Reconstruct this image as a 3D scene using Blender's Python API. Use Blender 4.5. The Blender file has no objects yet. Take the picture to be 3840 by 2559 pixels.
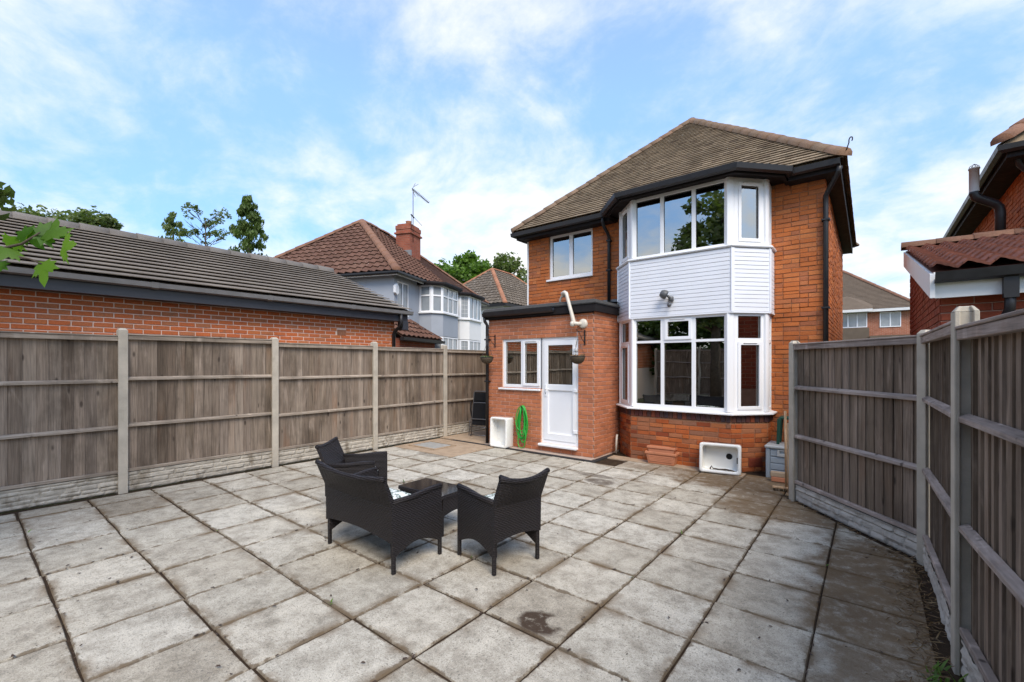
import bpy, bmesh, math, random
from mathutils import Vector, Matrix
R = math.radians
random.seed(7)
sc = bpy.context.scene
col = sc.collection

# ---------------------------------------------------------------- camera
cam_d = bpy.data.cameras.new('camera')
cam = bpy.data.objects.new('camera', cam_d); col.objects.link(cam)
YAW = math.atan2(1338.0, 1673.0)
cam.location = (0, 0, 1.7); cam.rotation_euler = (R(90), 0, YAW)
cam_d.sensor_width = 36; cam_d.lens = 36 * 1673 / 3840; cam_d.shift_y = 83.5 / 3840
cam_d.clip_start = 0.05; cam_d.clip_end = 2000
sc.camera = cam

# ---------------------------------------------------------------- light
SUN_EL, SUN_AZ = 48.0, 322.0          # azimuth of the sun, degrees counter-clockwise from +X
world = bpy.data.worlds.new('World'); sc.world = world; world.use_nodes = True
nt = world.node_tree; nt.nodes.clear()
def wn(t, **k):
    n = nt.nodes.new(t)
    for a, b in k.items(): setattr(n, a, b)
    return n
def wmath(op, a, b=None, clamp=False):
    n = wn('ShaderNodeMath', operation=op, use_clamp=clamp)
    for i, q in enumerate((a, b)):
        if q is None: continue
        if isinstance(q, (int, float)): n.inputs[i].default_value = q
        else: nt.links.new(q, n.inputs[i])
    return n.outputs[0]
sky = wn('ShaderNodeTexSky', sky_type='NISHITA'); sky.sun_disc = False
sky.sun_elevation = R(SUN_EL); sky.sun_rotation = R(90 - SUN_AZ)
sky.air_density = 1.0; sky.dust_density = 0.6; sky.ozone_density = 2.5
tc = wn('ShaderNodeTexCoord'); sep = wn('ShaderNodeSeparateXYZ'); nt.links.new(tc.outputs['Generated'], sep.inputs[0])
zz = wmath('ADD', wmath('MAXIMUM', sep.outputs[2], 0.0), 0.36)
cv = wn('ShaderNodeCombineXYZ')
nt.links.new(wmath('DIVIDE', sep.outputs[0], zz), cv.inputs[0]); nt.links.new(wmath('DIVIDE', sep.outputs[1], zz), cv.inputs[1])
mp = wn('ShaderNodeMapping'); nt.links.new(cv.outputs[0], mp.inputs[0])
mp.inputs['Location'].default_value = (0.4, 2.2, 0); mp.inputs['Rotation'].default_value = (0, 0, R(25)); mp.inputs['Scale'].default_value = (1.25, 1.4, 1)
def wnoise(scale, detail, rough, dist):
    n = wn('ShaderNodeTexNoise'); n.inputs['Scale'].default_value = scale; n.inputs['Detail'].default_value = detail; n.inputs['Roughness'].default_value = rough; n.inputs['Distortion'].default_value = dist
    nt.links.new(mp.outputs[0], n.inputs['Vector']); return n.outputs[0]
n1 = wnoise(0.75, 3, 0.5, 0.2); n2 = wnoise(2.2, 9, 0.62, 0.35); n3 = wnoise(7.0, 6, 0.6, 0.3)
cl = wmath('ADD', wmath('ADD', wmath('MULTIPLY', n1, 0.50), wmath('MULTIPLY', n2, 0.38)), wmath('MULTIPLY', n3, 0.15))
hz = wmath('MULTIPLY', wmath('SUBTRACT', 0.42, sep.outputs[2], True), 0.24)   # cloud banks stack up towards the horizon
cl = wmath('ADD', cl, hz)
mr = wn('ShaderNodeMapRange', interpolation_type='SMOOTHSTEP'); nt.links.new(cl, mr.inputs[0])
mr.inputs[1].default_value = 0.435; mr.inputs[2].default_value = 0.65; mr.inputs[3].default_value = 0.22; mr.inputs[4].default_value = 0.98
skm = wn('ShaderNodeMix', data_type='RGBA', blend_type='MULTIPLY'); skm.inputs[0].default_value = 1
nt.links.new(sky.outputs[0], skm.inputs[6])
hm = wn('ShaderNodeMapRange'); nt.links.new(sep.outputs[2], hm.inputs[0]); hm.inputs[1].default_value = 0.0; hm.inputs[2].default_value = 0.5; hm.inputs[3].default_value = 0.36; hm.inputs[4].default_value = 1.0
vm = wn('ShaderNodeVectorMath', operation='SCALE'); vm.inputs[0].default_value = (0.88, 1.62, 2.2); nt.links.new(hm.outputs[0], vm.inputs['Scale']); nt.links.new(vm.outputs[0], skm.inputs[7])
cm = wn('ShaderNodeMix', data_type='RGBA'); nt.links.new(mr.outputs[0], cm.inputs[0])
nt.links.new(skm.outputs[2], cm.inputs[6]); cm.inputs[7].default_value = (6.0, 6.0, 5.95, 1)
bg = wn('ShaderNodeBackground'); nt.links.new(cm.outputs[2], bg.inputs[0]); bg.inputs[1].default_value = 0.1
wo = wn('ShaderNodeOutputWorld'); nt.links.new(bg.outputs[0], wo.inputs[0])

sun_d = bpy.data.lights.new('sun', 'SUN'); sun_d.energy = 2.0; sun_d.angle = R(32); sun_d.color = (1.0, 0.86, 0.69)
sun = bpy.data.objects.new('sun', sun_d); col.objects.link(sun)
sv = Vector((math.cos(R(SUN_EL)) * math.cos(R(SUN_AZ)), math.cos(R(SUN_EL)) * math.sin(R(SUN_AZ)), math.sin(R(SUN_EL))))
sun.rotation_euler = sv.to_track_quat('Z', 'Y').to_euler(); sun.location = sv * 60
sc.view_settings.view_transform = 'Standard'; sc.view_settings.look = 'None'
sc.view_settings.gamma = 1; sc.view_settings.use_curve_mapping = False
sc.view_settings.exposure = 0.95
sc.render.engine = 'CYCLES'

# ---------------------------------------------------------------- object helpers
def tag(o, label=None, cat=None, group=None, kind=None):
    if label: o['label'] = label
    if cat: o['category'] = cat
    if group: o['group'] = group
    if kind: o['kind'] = kind
    return o
def empty(name, loc=(0, 0, 0), rz=0, label=None, cat=None, group=None):
    o = bpy.data.objects.new(name, None); col.objects.link(o); o.location = loc; o.rotation_euler = (0, 0, rz)
    o.empty_display_size = 0.2
    return tag(o, label, cat, group)
def adopt(o, parent):
    """parent o, keeping its coordinates in world space for unrotated roots"""
    o.parent = parent
    if parent.type == 'EMPTY' and not parent.get('local'):
        o.matrix_parent_inverse = Matrix.Translation(-Vector(parent.location))
def link(name, me, mat=None, parent=None, kind=None):
    o = bpy.data.objects.new(name, me); col.objects.link(o)
    if mat and not me.materials: me.materials.append(mat)
    if parent: adopt(o, parent)
    if kind: o['kind'] = kind
    return o
def copy_tree(o, parent=None):
    c = o.copy(); col.objects.link(c)
    if parent: c.parent = parent; c.matrix_parent_inverse = o.matrix_parent_inverse.copy()
    for ch in list(o.children): copy_tree(ch, c)
    return c
def wallM(P, Q, z=0):
    """frame of a wall from P to Q: x along, y inward, outside on the right of P>Q"""
    d = Vector((Q[0] - P[0], Q[1] - P[1])); a = math.atan2(d.y, d.x)
    return Matrix.Translation((P[0], P[1], z)) @ Matrix.Rotation(a, 4, 'Z'), d.length

class MB:
    def __init__(s, M=None): s.v = []; s.f = []; s.sm = []; s.M = M or Matrix()
    def add(s, vs, fs, smooth=False, M=None):
        b = len(s.v); T = s.M @ M if M is not None else s.M
        s.v += [T @ Vector(p) for p in vs]
        for q in fs: s.f.append(tuple(b + i for i in q)); s.sm.append(smooth)
    def box(s, x0, y0, z0, x1, y1, z1, M=None):
        s.add([(x0,y0,z0),(x1,y0,z0),(x1,y1,z0),(x0,y1,z0),(x0,y0,z1),(x1,y0,z1),(x1,y1,z1),(x0,y1,z1)],
              [(3,2,1,0),(4,5,6,7),(0,1,5,4),(1,2,6,5),(2,3,7,6),(3,0,4,7)], M=M)
    def quad(s, *p): s.add(p, [tuple(range(len(p)))])
    def prism(s, poly, z0, z1, M=None, smooth=False):
        n = len(poly)
        s.add([(x, y, z0) for x, y in poly] + [(x, y, z1) for x, y in poly],
              [tuple(range(n))[::-1], tuple(range(n, 2 * n))] + [(i, (i + 1) % n, n + (i + 1) % n, n + i) for i in range(n)], M=M, smooth=smooth)
    def tube(s, pts, r, n=8, closed=False, cap=True, flat=1.0, M=None):
        pts = [Vector(p) for p in pts]; m = len(pts)
        rs = r if isinstance(r, (list, tuple)) else [r] * m
        vs = []; up = None
        for i, p in enumerate(pts):
            a = pts[(i - 1) % m] if (closed or i > 0) else p; b = pts[(i + 1) % m] if (closed or i < m - 1) else p
            t = (b - a).normalized() if (b - a).length > 1e-9 else Vector((0, 0, 1))
            if up is None: up = Vector((0, 0, 1)) if abs(t.z) < 0.9 else Vector((1, 0, 0))
            x = t.cross(up).normalized() if t.cross(up).length > 1e-6 else t.orthogonal().normalized(); up = x.cross(t).normalized()
            for k in range(n):
                g = 2 * math.pi * k / n
                vs.append(p + (x * math.cos(g) + up * math.sin(g) * flat) * rs[i])
        fs = []
        for i in range(m if closed else m - 1):
            for k in range(n):
                a = i * n + k; b = i * n + (k + 1) % n; j = (i + 1) % m
                fs.append((a, b, j * n + (k + 1) % n, j * n + k))
        if cap and not closed: fs += [tuple(range(n))[::-1], tuple(range((m - 1) * n, m * n))]
        s.add(vs, fs, True, M)
    def lathe(s, prof, c=(0, 0, 0), n=20, M=None):
        vs = []; fs = []
        for r, z in prof:
            for k in range(n):
                g = 2 * math.pi * k / n; vs.append((c[0] + r * math.cos(g), c[1] + r * math.sin(g), c[2] + z))
        for i in range(len(prof) - 1):
            for k in range(n): fs.append((i * n + k, i * n + (k + 1) % n, (i + 1) * n + (k + 1) % n, (i + 1) * n + k))
        s.add(vs, fs, True, M)
    def sweep(s, path, prof, cap=True):
        """horizontal mitred sweep; prof = [(offset to the right, z)] closed outline"""
        P = [Vector(p) for p in path]; m = len(P); k = len(prof); vs = []
        for i in range(m):
            ds = []
            if i > 0: ds.append((P[i] - P[i-1]).normalized())
            if i < m - 1: ds.append((P[i+1] - P[i]).normalized())
            ns = [Vector((d.y, -d.x)) for d in ds]
            n = sum(ns, Vector((0, 0))).normalized(); f = 1 / max(0.3, n.dot(ns[0]))
            for o, z in prof: vs.append((P[i].x + n.x * o * f, P[i].y + n.y * o * f, z))
        fs = [(i*k+j, i*k+(j+1)%k, (i+1)*k+(j+1)%k, (i+1)*k+j) for i in range(m-1) for j in range(k)]
        if cap: fs += [tuple(range(k))[::-1], tuple(range((m-1)*k, m*k))]
        s.add(vs, fs)
    def holed(s, x0, x1, z0, z1, holes, y0, y1, outer=True):
        """slab in the x-z plane (front y0, back y1) with rectangular holes"""
        xs = sorted({x0, x1} | {q for h in holes for q in (h[0], h[2]) if x0 < q < x1})
        zs = sorted({z0, z1} | {q for h in holes for q in (h[1], h[3]) if z0 < q < z1})
        for a, b in zip(xs, xs[1:]):
            for c, d in zip(zs, zs[1:]):
                mx, mz = (a + b) / 2, (c + d) / 2
                if any(h[0] < mx < h[2] and h[1] < mz < h[3] for h in holes): continue
                s.quad((a,y0,c),(b,y0,c),(b,y0,d),(a,y0,d)); s.quad((b,y1,c),(a,y1,c),(a,y1,d),(b,y1,d))
        for a, c, b, d in holes:
            s.quad((a,y0,c),(a,y1,c),(b,y1,c),(b,y0,c)); s.quad((a,y0,d),(b,y0,d),(b,y1,d),(a,y1,d))
            s.quad((a,y0,c),(a,y0,d),(a,y1,d),(a,y1,c)); s.quad((b,y0,c),(b,y1,c),(b,y1,d),(b,y0,d))
        if outer:
            a, b, c, d = x0, x1, z0, z1
            s.quad((a,y0,c),(b,y0,c),(b,y1,c),(a,y1,c)); s.quad((a,y0,d),(a,y1,d),(b,y1,d),(b,y0,d))
            s.quad((a,y0,c),(a,y1,c),(a,y1,d),(a,y0,d)); s.quad((b,y0,c),(b,y0,d),(b,y1,d),(b,y1,c))
    def mesh(s, name, bevel=0, seg=1, fix=True):
        me = bpy.data.meshes.new(name); me.from_pydata([tuple(p) for p in s.v], [], s.f)
        me.polygons.foreach_set('use_smooth', s.sm)
        if bevel or fix:
            bm = bmesh.new(); bm.from_mesh(me)
            if bevel:
                bmesh.ops.remove_doubles(bm, verts=bm.verts, dist=1e-5)
                bmesh.ops.recalc_face_normals(bm, faces=bm.faces)
                ed = [e for e in bm.edges if len(e.link_faces) == 2 and e.calc_face_angle(0) > 0.5]
                bmesh.ops.bevel(bm, geom=ed, offset=bevel, segments=seg, affect='EDGES', clamp_overlap=True)
            else: bmesh.ops.recalc_face_normals(bm, faces=bm.faces)
            bm.to_mesh(me); bm.free()
        me.update(); return me
    def build(s, name, mat, parent=None, kind=None, bevel=0, seg=1, fix=True):
        return link(name, s.mesh(name, bevel, seg, fix), mat, parent, kind)

CAMP = Vector((0, 0, 1.7))
FWD = Vector((-math.sin(YAW), math.cos(YAW), 0)); RGT = Vector((math.cos(YAW), math.sin(YAW), 0))
def in_view(p):
    q = p - CAMP; d = q.dot(FWD)
    if d < 0.3: return False
    x = q.dot(RGT) / d; y = q.z / d
    return abs(x) < 1.2 and -0.76 < y < 0.87
def emit(pieces, name, limit=300):
    """pieces = (mesh, matrix, parent, material): the nearest ones in view become objects, the rest one joined stuff mesh"""
    key = []
    for i, (me, M, pa, mt) in enumerate(pieces):
        p = M.translation; key.append(((not in_view(p)), (p - CAMP).length, i))
    key.sort(); rest = {}
    for n, (_, _, i) in enumerate(key):
        me, M, pa, mt = pieces[i]
        if n < limit:
            o = bpy.data.objects.new(name, me); col.objects.link(o); o.parent = pa; o.matrix_basis = M
        else: rest.setdefault((pa.name, mt.name), []).append((me, M, pa, mt))
    for grp in rest.values():
        vs = []; fs = []; sm = []; cache = {}
        for me, M, pa, mt in grp:
            if me.name not in cache: cache[me.name] = ([v.co.copy() for v in me.vertices], [tuple(p.vertices) for p in me.polygons], [p.use_smooth for p in me.polygons])
            V, F, S = cache[me.name]; b = len(vs)
            vs += [tuple(M @ v) for v in V]; fs += [tuple(b + q for q in f) for f in F]; sm += S
        me = bpy.data.meshes.new(name + '_field'); me.from_pydata(vs, [], fs); me.polygons.foreach_set('use_smooth', sm); me.update()
        o = bpy.data.objects.new(name + '_field', me); col.objects.link(o); me.materials.append(grp[0][3])
        o.parent = grp[0][2]; o['kind'] = 'stuff'
def with_mat(me, mat):
    c = me.copy(); c.materials.clear(); c.materials.append(mat); return c

# ---------------------------------------------------------------- materials
class N:
    def __init__(s, name):
        s.m = bpy.data.materials.new(name); s.m.use_nodes = True; s.t = s.m.node_tree; s.t.nodes.clear()
        s.out = s.n('ShaderNodeOutputMaterial'); s._c = {}
    def n(s, t, **k):
        q = s.t.nodes.new(t)
        for a, b in k.items(): setattr(q, a, b)
        return q
    def L(s, a, b): s.t.links.new(a, b)
    def put(s, sock, v):
        if isinstance(v, bpy.types.NodeSocket): s.L(v, sock)
        elif isinstance(v, (tuple, list)) and len(v) == 3 and sock.type == 'RGBA': sock.default_value = (*v, 1)
        else: sock.default_value = v
    def math(s, op, a, b=0.0, clamp=False):
        q = s.n('ShaderNodeMath', operation=op, use_clamp=clamp); s.put(q.inputs[0], a); s.put(q.inputs[1], b); return q.outputs[0]
    def mix(s, f, a, b, bt='MIX'):
        q = s.n('ShaderNodeMix', data_type='RGBA', blend_type=bt); s.put(q.inputs[0], f); s.put(q.inputs[6], a); s.put(q.inputs[7], b); return q.outputs[2]
    def rng(s, v, a, b, c=0.0, d=1.0):
        q = s.n('ShaderNodeMapRange', interpolation_type='SMOOTHSTEP'); s.put(q.inputs[0], v)
        for i, k in enumerate((a, b, c, d)): q.inputs[i + 1].default_value = k
        return q.outputs[0]
    def geo(s):
        if 'g' not in s._c: s._c['g'] = s.n('ShaderNodeNewGeometry')
        return s._c['g']
    def rand(s):
        if 'r' not in s._c:
            oi = s.n('ShaderNodeObjectInfo'); a = s.math('ADD', oi.outputs['Random'], s.geo().outputs['Random Per Island'])
            w = s.n('ShaderNodeTexWhiteNoise', noise_dimensions='1D'); s.L(s.math('MULTIPLY', a, 91.7), w.inputs['W']); s._c['r'] = w
        return s._c['r'].outputs['Value']
    def pos(s, scale=(1, 1, 1), shift=False, src=None):
        v = src or s.geo().outputs['Position']
        if shift:
            s.rand(); q = s.n('ShaderNodeVectorMath', operation='MULTIPLY_ADD'); s.L(s._c['r'].outputs['Color'], q.inputs[0]); q.inputs[1].default_value = (7, 7, 7); s.L(v, q.inputs[2]); v = q.outputs[0]
        q = s.n('ShaderNodeVectorMath', operation='MULTIPLY'); s.L(v, q.inputs[0]); q.inputs[1].default_value = scale; return q.outputs[0]
    def noise(s, vec, scale, detail=4, rough=0.55, dist=0.0):
        q = s.n('ShaderNodeTexNoise'); s.L(vec, q.inputs['Vector']); q.inputs['Scale'].default_value = scale
        q.inputs['Detail'].default_value = detail; q.inputs['Roughness'].default_value = rough; q.inputs['Distortion'].default_value = dist
        return q.outputs[0]
    def ramp(s, f, stops):
        q = s.n('ShaderNodeValToRGB'); e = q.color_ramp.elements
        while len(e) < len(stops): e.new(0.5)
        for el, (p, c) in zip(e, stops): el.position = p; el.color = (*c, 1)
        s.put(q.inputs[0], f); return q.outputs[0]
    def bump(s, h, strength=0.3, dist=0.01, prev=None):
        q = s.n('ShaderNodeBump'); s.put(q.inputs['Height'], h); q.inputs['Strength'].default_value = strength; q.inputs['Distance'].default_value = dist
        if prev: s.L(prev, q.inputs['Normal'])
        return q.outputs[0]
    def bsdf(s, colr, rough=0.8, spec=0.3, normal=None, metal=0.0, coat=0.0, link=True):
        q = s.n('ShaderNodeBsdfPrincipled'); s.put(q.inputs['Base Color'], colr); s.put(q.inputs['Roughness'], rough)
        q.inputs['Specular IOR Level'].default_value = spec; q.inputs['Metallic'].default_value = metal; q.inputs['Coat Weight'].default_value = coat
        if normal: s.L(normal, q.inputs['Normal'])
        if link: s.L(q.outputs[0], s.out.inputs[0])
        return q.outputs[0]

def plain(name, c, rough=0.5, spec=0.4, var=0.12, nscale=6.0, grime=None, metal=0.0, bump=0.0, bscale=60):
    m = N(name); p = m.pos()
    f = m.noise(p, nscale, 6, 0.6)
    cc = m.mix(1.0, c, m.ramp(f, [(0.25, (1 - var,) * 3), (0.75, (1 + var * 0.4,) * 3)]), 'MULTIPLY')
    if grime:
        g = m.noise(m.pos((1, 1, 0.5)), grime[1], 8, 0.65); cc = m.mix(m.rng(g, grime[2], grime[2] + 0.2, 0, grime[3]), cc, grime[0])
    nb = m.bump(m.noise(p, bscale, 4), bump, 0.004) if bump else None
    m.bsdf(cc, m.rng(f, 0.2, 0.8, rough * 0.85, min(1, rough * 1.15)), spec, nb, metal); return m.m

def pieces_mat(name, cols, grain=90, gvar=0.3, stain=None, rough=0.85, bump=0.5, spec=0.2, speck=None, large=0.25, lscale=1.3):
    """bricks, tiles: a colour for each piece, grain, slow weathering over the whole face, optional pale specks"""
    m = N(name); n = len(cols)
    c = m.ramp(m.rand(), [(i / (n - 1), q) for i, q in enumerate(cols)])
    g = m.noise(m.pos(), grain, 5, 0.65)
    c = m.mix(1.0, c, m.ramp(g, [(0.25, (1 - gvar,) * 3), (0.75, (1 + gvar * 0.5,) * 3)]), 'MULTIPLY')
    b = m.noise(m.pos(), lscale, 5, 0.6)
    c = m.mix(1.0, c, m.ramp(b, [(0.3, (1 - large,) * 3), (0.7, (1 + large * 0.4,) * 3)]), 'MULTIPLY')
    if stain:
        s_ = m.noise(m.pos(shift=True), stain[1], 4, 0.6); c = m.mix(m.rng(s_, stain[2], stain[2] + 0.15, 0, stain[3]), c, stain[0])
    if speck:
        v = m.noise(m.pos(), speck[1], 3, 0.5); v2 = m.noise(m.pos(), 2.2, 3)
        c = m.mix(m.math('MULTIPLY', m.rng(v, speck[2], speck[2] + 0.05), m.rng(v2, 0.38, 0.55)), c, speck[0])
    m.bsdf(c, rough, spec, m.bump(g, bump, 0.004)); return m.m

def wood_mat(name, cols, along='z', rough=0.85, streak=22, var=0.45, orange=0.25):
    m = N(name); n = len(cols)
    c = m.ramp(m.rand(), [(i / (n - 1), q) for i, q in enumerate(cols)])
    st = {'z': (streak, streak, 1.2), 'h': (1.2, 1.2, streak)}[along]
    p = m.pos(st, True); g = m.noise(p, 1.0, 6, 0.6, 0.6)
    c = m.mix(1.0, c, m.ramp(g, [(0.28, (1 - var,) * 3), (0.5, (1, 1, 1)), (0.75, (1 + var * 0.5,) * 3)]), 'MULTIPLY')
    b = m.noise(m.pos((3, 3, 0.7), True), 1.0, 4, 0.6)
    c = m.mix(m.rng(b, 0.55, 0.75, 0, orange), c, (0.23, 0.12, 0.065))
    d = m.noise(m.pos((2.5, 2.5, 1.2)), 1.0, 5, 0.65)
    c = m.mix(m.rng(d, 0.45, 0.72, 0, 0.6), c, tuple(x * 0.5 for x in cols[0]))
    e = m.noise(m.pos((6, 6, 1.0), True), 1.0, 5, 0.6, 1.0)
    c = m.mix(m.rng(e, 0.56, 0.72, 0, 0.55), c, tuple(min(1, x * 1.55 + 0.02) for x in cols[-1]))
    fi = m.noise(m.pos((streak * 4, streak * 4, 3.0) if along == 'z' else (3, 3, streak * 4), True), 1.0, 3, 0.6)
    c = m.mix(1.0, c, m.ramp(fi, [(0.3, (0.72, 0.71, 0.70)), (0.7, (1.22, 1.22, 1.22))]), 'MULTIPLY')
    vo = m.n('ShaderNodeTexVoronoi'); m.L(m.pos((7, 7, 2.6), True), vo.inputs['Vector']); vo.inputs['Scale'].default_value = 1.0
    k = m.rng(vo.outputs['Distance'], 0.05, 0.15, 0.75, 0.0)
    c = m.mix(k, c, (0.035, 0.025, 0.02))
    m.bsdf(c, rough, 0.15, m.bump(g, 0.5, 0.006)); return m.m

M_ = {}
M_['brick_house'] = pieces_mat('weathered orange brick', [(0.46,0.135,0.042),(0.56,0.17,0.05),(0.51,0.15,0.045),(0.60,0.205,0.068),(0.40,0.14,0.066),(0.57,0.175,0.052)], 70, 0.35, ((0.20,0.10,0.065), 5, 0.58, 0.5), large=0.3)
M_['brick_bay'] = pieces_mat('dark mixed bay brick', [(0.26,0.06,0.025),(0.52,0.145,0.04),(0.40,0.095,0.03),(0.55,0.18,0.06),(0.26,0.125,0.078),(0.57,0.17,0.048)], 70, 0.3, ((0.12,0.07,0.05), 5, 0.6, 0.4))
M_['brick_ext'] = pieces_mat('pinkish red brick', [(0.46,0.16,0.072),(0.55,0.20,0.10),(0.50,0.17,0.074),(0.41,0.155,0.08),(0.57,0.205,0.092)], 80, 0.25, large=0.18)
M_['brick_garage'] = pieces_mat('bright red brick', [(0.58,0.155,0.055),(0.66,0.18,0.06),(0.60,0.165,0.058),(0.52,0.19,0.085),(0.66,0.20,0.065)], 60, 0.3, ((0.27,0.15,0.085), 9, 0.56, 0.6), large=0.15)
M_['brick_dark'] = pieces_mat('dark red neighbour brick', [(0.24,0.055,0.03),(0.30,0.07,0.035),(0.27,0.06,0.03),(0.33,0.09,0.045)], 70, 0.3)
M_['brick_blue'] = pieces_mat('soldier brick', [(0.13,0.04,0.03),(0.07,0.045,0.05),(0.10,0.05,0.04),(0.22,0.06,0.03)], 70, 0.3)
M_['mortar_house'] = plain('dirty lime mortar', (0.36,0.18,0.10), 0.95, 0.1, 0.3, 12, bump=0.5)
M_['mortar_gar'] = plain('pale garage mortar', (0.82,0.63,0.51), 0.95, 0.1, 0.12, 12, bump=0.4)
M_['tile_far'] = plain('far grey brown roof', (0.15,0.115,0.085), 0.9, 0.1, 0.2, 3)
M_['aerial'] = plain('dark aerial metal', (0.05,0.05,0.05), 0.5)
M_['mortar_ext'] = plain('pale pink mortar', (0.68,0.47,0.36), 0.95, 0.1, 0.15, 12, bump=0.4)
M_['mortar_dark'] = plain('grey pink mortar', (0.40,0.24,0.18), 0.95, 0.1, 0.25, 12, bump=0.4)
M_['upvc'] = plain('white window plastic', (0.82,0.82,0.82), 0.5, 0.3, 0.03, 3, ((0.55,0.53,0.48), 3, 0.62, 0.3))
M_['clad'] = plain('white plastic cladding', (0.78,0.79,0.82), 0.35, 0.4, 0.04, 3, ((0.5,0.48,0.44), 2.5, 0.62, 0.35))
M_['seal'] = plain('black window gasket', (0.02,0.02,0.02), 0.6)
M_['black'] = plain('black gutter plastic', (0.018,0.017,0.018), 0.42, 0.4, 0.3, 9, ((0.12,0.11,0.10), 6, 0.66, 0.5))
M_['soffit'] = plain('black painted soffit', (0.016,0.013,0.013), 0.7, 0.2, 0.3, 9)
M_['felt'] = plain('weathered roofing felt', (0.07,0.068,0.065), 0.9, 0.2, 0.3, 18, ((0.5,0.5,0.47), 14, 0.64, 0.8), bump=0.5)
M_['lead'] = plain('grey lead flashing', (0.22,0.23,0.235), 0.6, 0.4, 0.3, 8, bump=0.3)
M_['cream'] = plain('cream waste pipe', (0.66,0.60,0.50), 0.4, 0.4, 0.15, 8, ((0.35,0.28,0.2), 9, 0.6, 0.4))
M_['tile_house'] = pieces_mat('brown plain roof tile', [(0.20,0.145,0.092),(0.30,0.225,0.145),(0.25,0.185,0.118),(0.35,0.265,0.175),(0.17,0.12,0.078)], 60, 0.4, ((0.10,0.085,0.055), 6, 0.55, 0.5), speck=((0.5,0.48,0.42), 16, 0.70), large=0.3)
M_['ridge_house'] = pieces_mat('terracotta hip tile', [(0.23,0.155,0.10),(0.20,0.138,0.092),(0.24,0.145,0.092)], 50, 0.4, ((0.16,0.11,0.075), 6, 0.52, 0.7))
M_['tile_garage'] = pieces_mat('grey brown concrete tile', [(0.205,0.17,0.135),(0.225,0.19,0.15),(0.215,0.18,0.145),(0.235,0.20,0.16)], 40, 0.3, ((0.14,0.11,0.085), 4, 0.60, 0.4), speck=((0.5,0.48,0.45), 22, 0.73))
M_['tile_brown'] = pieces_mat('red brown concrete tile', [(0.115,0.06,0.04),(0.15,0.076,0.052),(0.13,0.066,0.045),(0.165,0.088,0.06)], 40, 0.35, speck=((0.48,0.36,0.29), 14, 0.67))
M_['tile_grey'] = pieces_mat('grey mossy tile', [(0.13,0.105,0.08),(0.16,0.13,0.10),(0.145,0.115,0.085)], 40, 0.35, speck=((0.5,0.45,0.38), 10, 0.64))
M_['tile_red'] = pieces_mat('red pantile', [(0.20,0.075,0.048),(0.26,0.10,0.065),(0.17,0.066,0.046),(0.25,0.10,0.068)], 40, 0.4, ((0.10,0.055,0.04), 6, 0.55, 0.6))
M_['ridge_brown'] = pieces_mat('brown ridge tile', [(0.22,0.115,0.075),(0.26,0.14,0.09)], 40, 0.3)
M_['ridge_orange'] = pieces_mat('orange ridge tile', [(0.36,0.16,0.09),(0.40,0.19,0.11)], 40, 0.3)
M_['ridge_grey'] = pieces_mat('grey ridge tile', [(0.16,0.145,0.13),(0.19,0.17,0.15)], 40, 0.3)
M_['fascia_grey'] = plain('anthracite fascia board', (0.042,0.046,0.056), 0.4, 0.4, 0.1, 3)
M_['gutter_grey'] = plain('weathered grey gutter', (0.20,0.195,0.19), 0.5, 0.4, 0.2, 5)
M_['board'] = wood_mat('weathered fence board', [(0.13,0.097,0.07),(0.28,0.218,0.165),(0.185,0.14,0.10),(0.33,0.265,0.205),(0.16,0.12,0.088),(0.24,0.19,0.148)], orange=0.45)
M_['board_dark'] = wood_mat('dark weathered fence board', [(0.15,0.11,0.078),(0.24,0.182,0.135),(0.185,0.14,0.10),(0.28,0.215,0.165)], orange=0.3)
M_['rail'] = wood_mat('weathered fence rail', [(0.30,0.245,0.19),(0.35,0.29,0.23)], 'h', orange=0.2)
M_['rail_dark'] = wood_mat('weathered purple grey rail', [(0.30,0.245,0.21),(0.36,0.295,0.255)], 'h', orange=0.2)
M_['pole'] = wood_mat('pale pine pole', [(0.62,0.42,0.25),(0.58,0.38,0.22)], orange=0.1, var=0.15)
M_['post'] = plain('concrete fence post', (0.49,0.435,0.35), 0.9, 0.2, 0.25, 5, ((0.22,0.20,0.14), 3, 0.56, 0.55), bump=0.5, bscale=90)
M_['gravel_board'] = plain('rock faced concrete', (0.48,0.43,0.35), 0.9, 0.2, 0.35, 7, ((0.15,0.115,0.075), 5, 0.47, 0.75), bump=0.6, bscale=40)
M_['gravel_board_grey'] = plain('grey rock faced concrete', (0.47,0.43,0.37), 0.9, 0.2, 0.3, 7, ((0.16,0.13,0.09), 4, 0.52, 0.65), bump=0.6, bscale=40)
M_['render_grey'] = plain('blue grey render', (0.36,0.385,0.42), 0.85, 0.2, 0.08, 2, bump=0.2)
M_['render_white'] = plain('off white render', (0.80,0.785,0.75), 0.85, 0.2, 0.06, 2, ((0.6,0.56,0.44), 2, 0.64, 0.3), bump=0.2)
M_['white_paint'] = plain('white painted timber', (0.74,0.73,0.71), 0.5, 0.4, 0.08, 4)
M_['rattan'] = None
M_['ceramic'] = plain('white glazed ceramic', (0.80,0.79,0.74), 0.12, 0.5, 0.04, 4, ((0.50,0.42,0.30), 5, 0.62, 0.5))
M_['terracotta'] = plain('terracotta plastic', (0.50,0.20,0.105), 0.55, 0.3, 0.15, 7, ((0.30,0.13,0.07), 6, 0.55, 0.6))
M_['box_grey'] = plain('grey blue storage plastic', (0.28,0.32,0.35), 0.5, 0.35, 0.1, 5)
M_['lid_grey'] = plain('pale grey lid', (0.42,0.43,0.42), 0.5, 0.35, 0.15, 5, ((0.3,0.27,0.22), 7, 0.55, 0.5))
M_['green_dark'] = plain('dark green plastic', (0.012,0.06,0.04), 0.4, 0.4)
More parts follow.
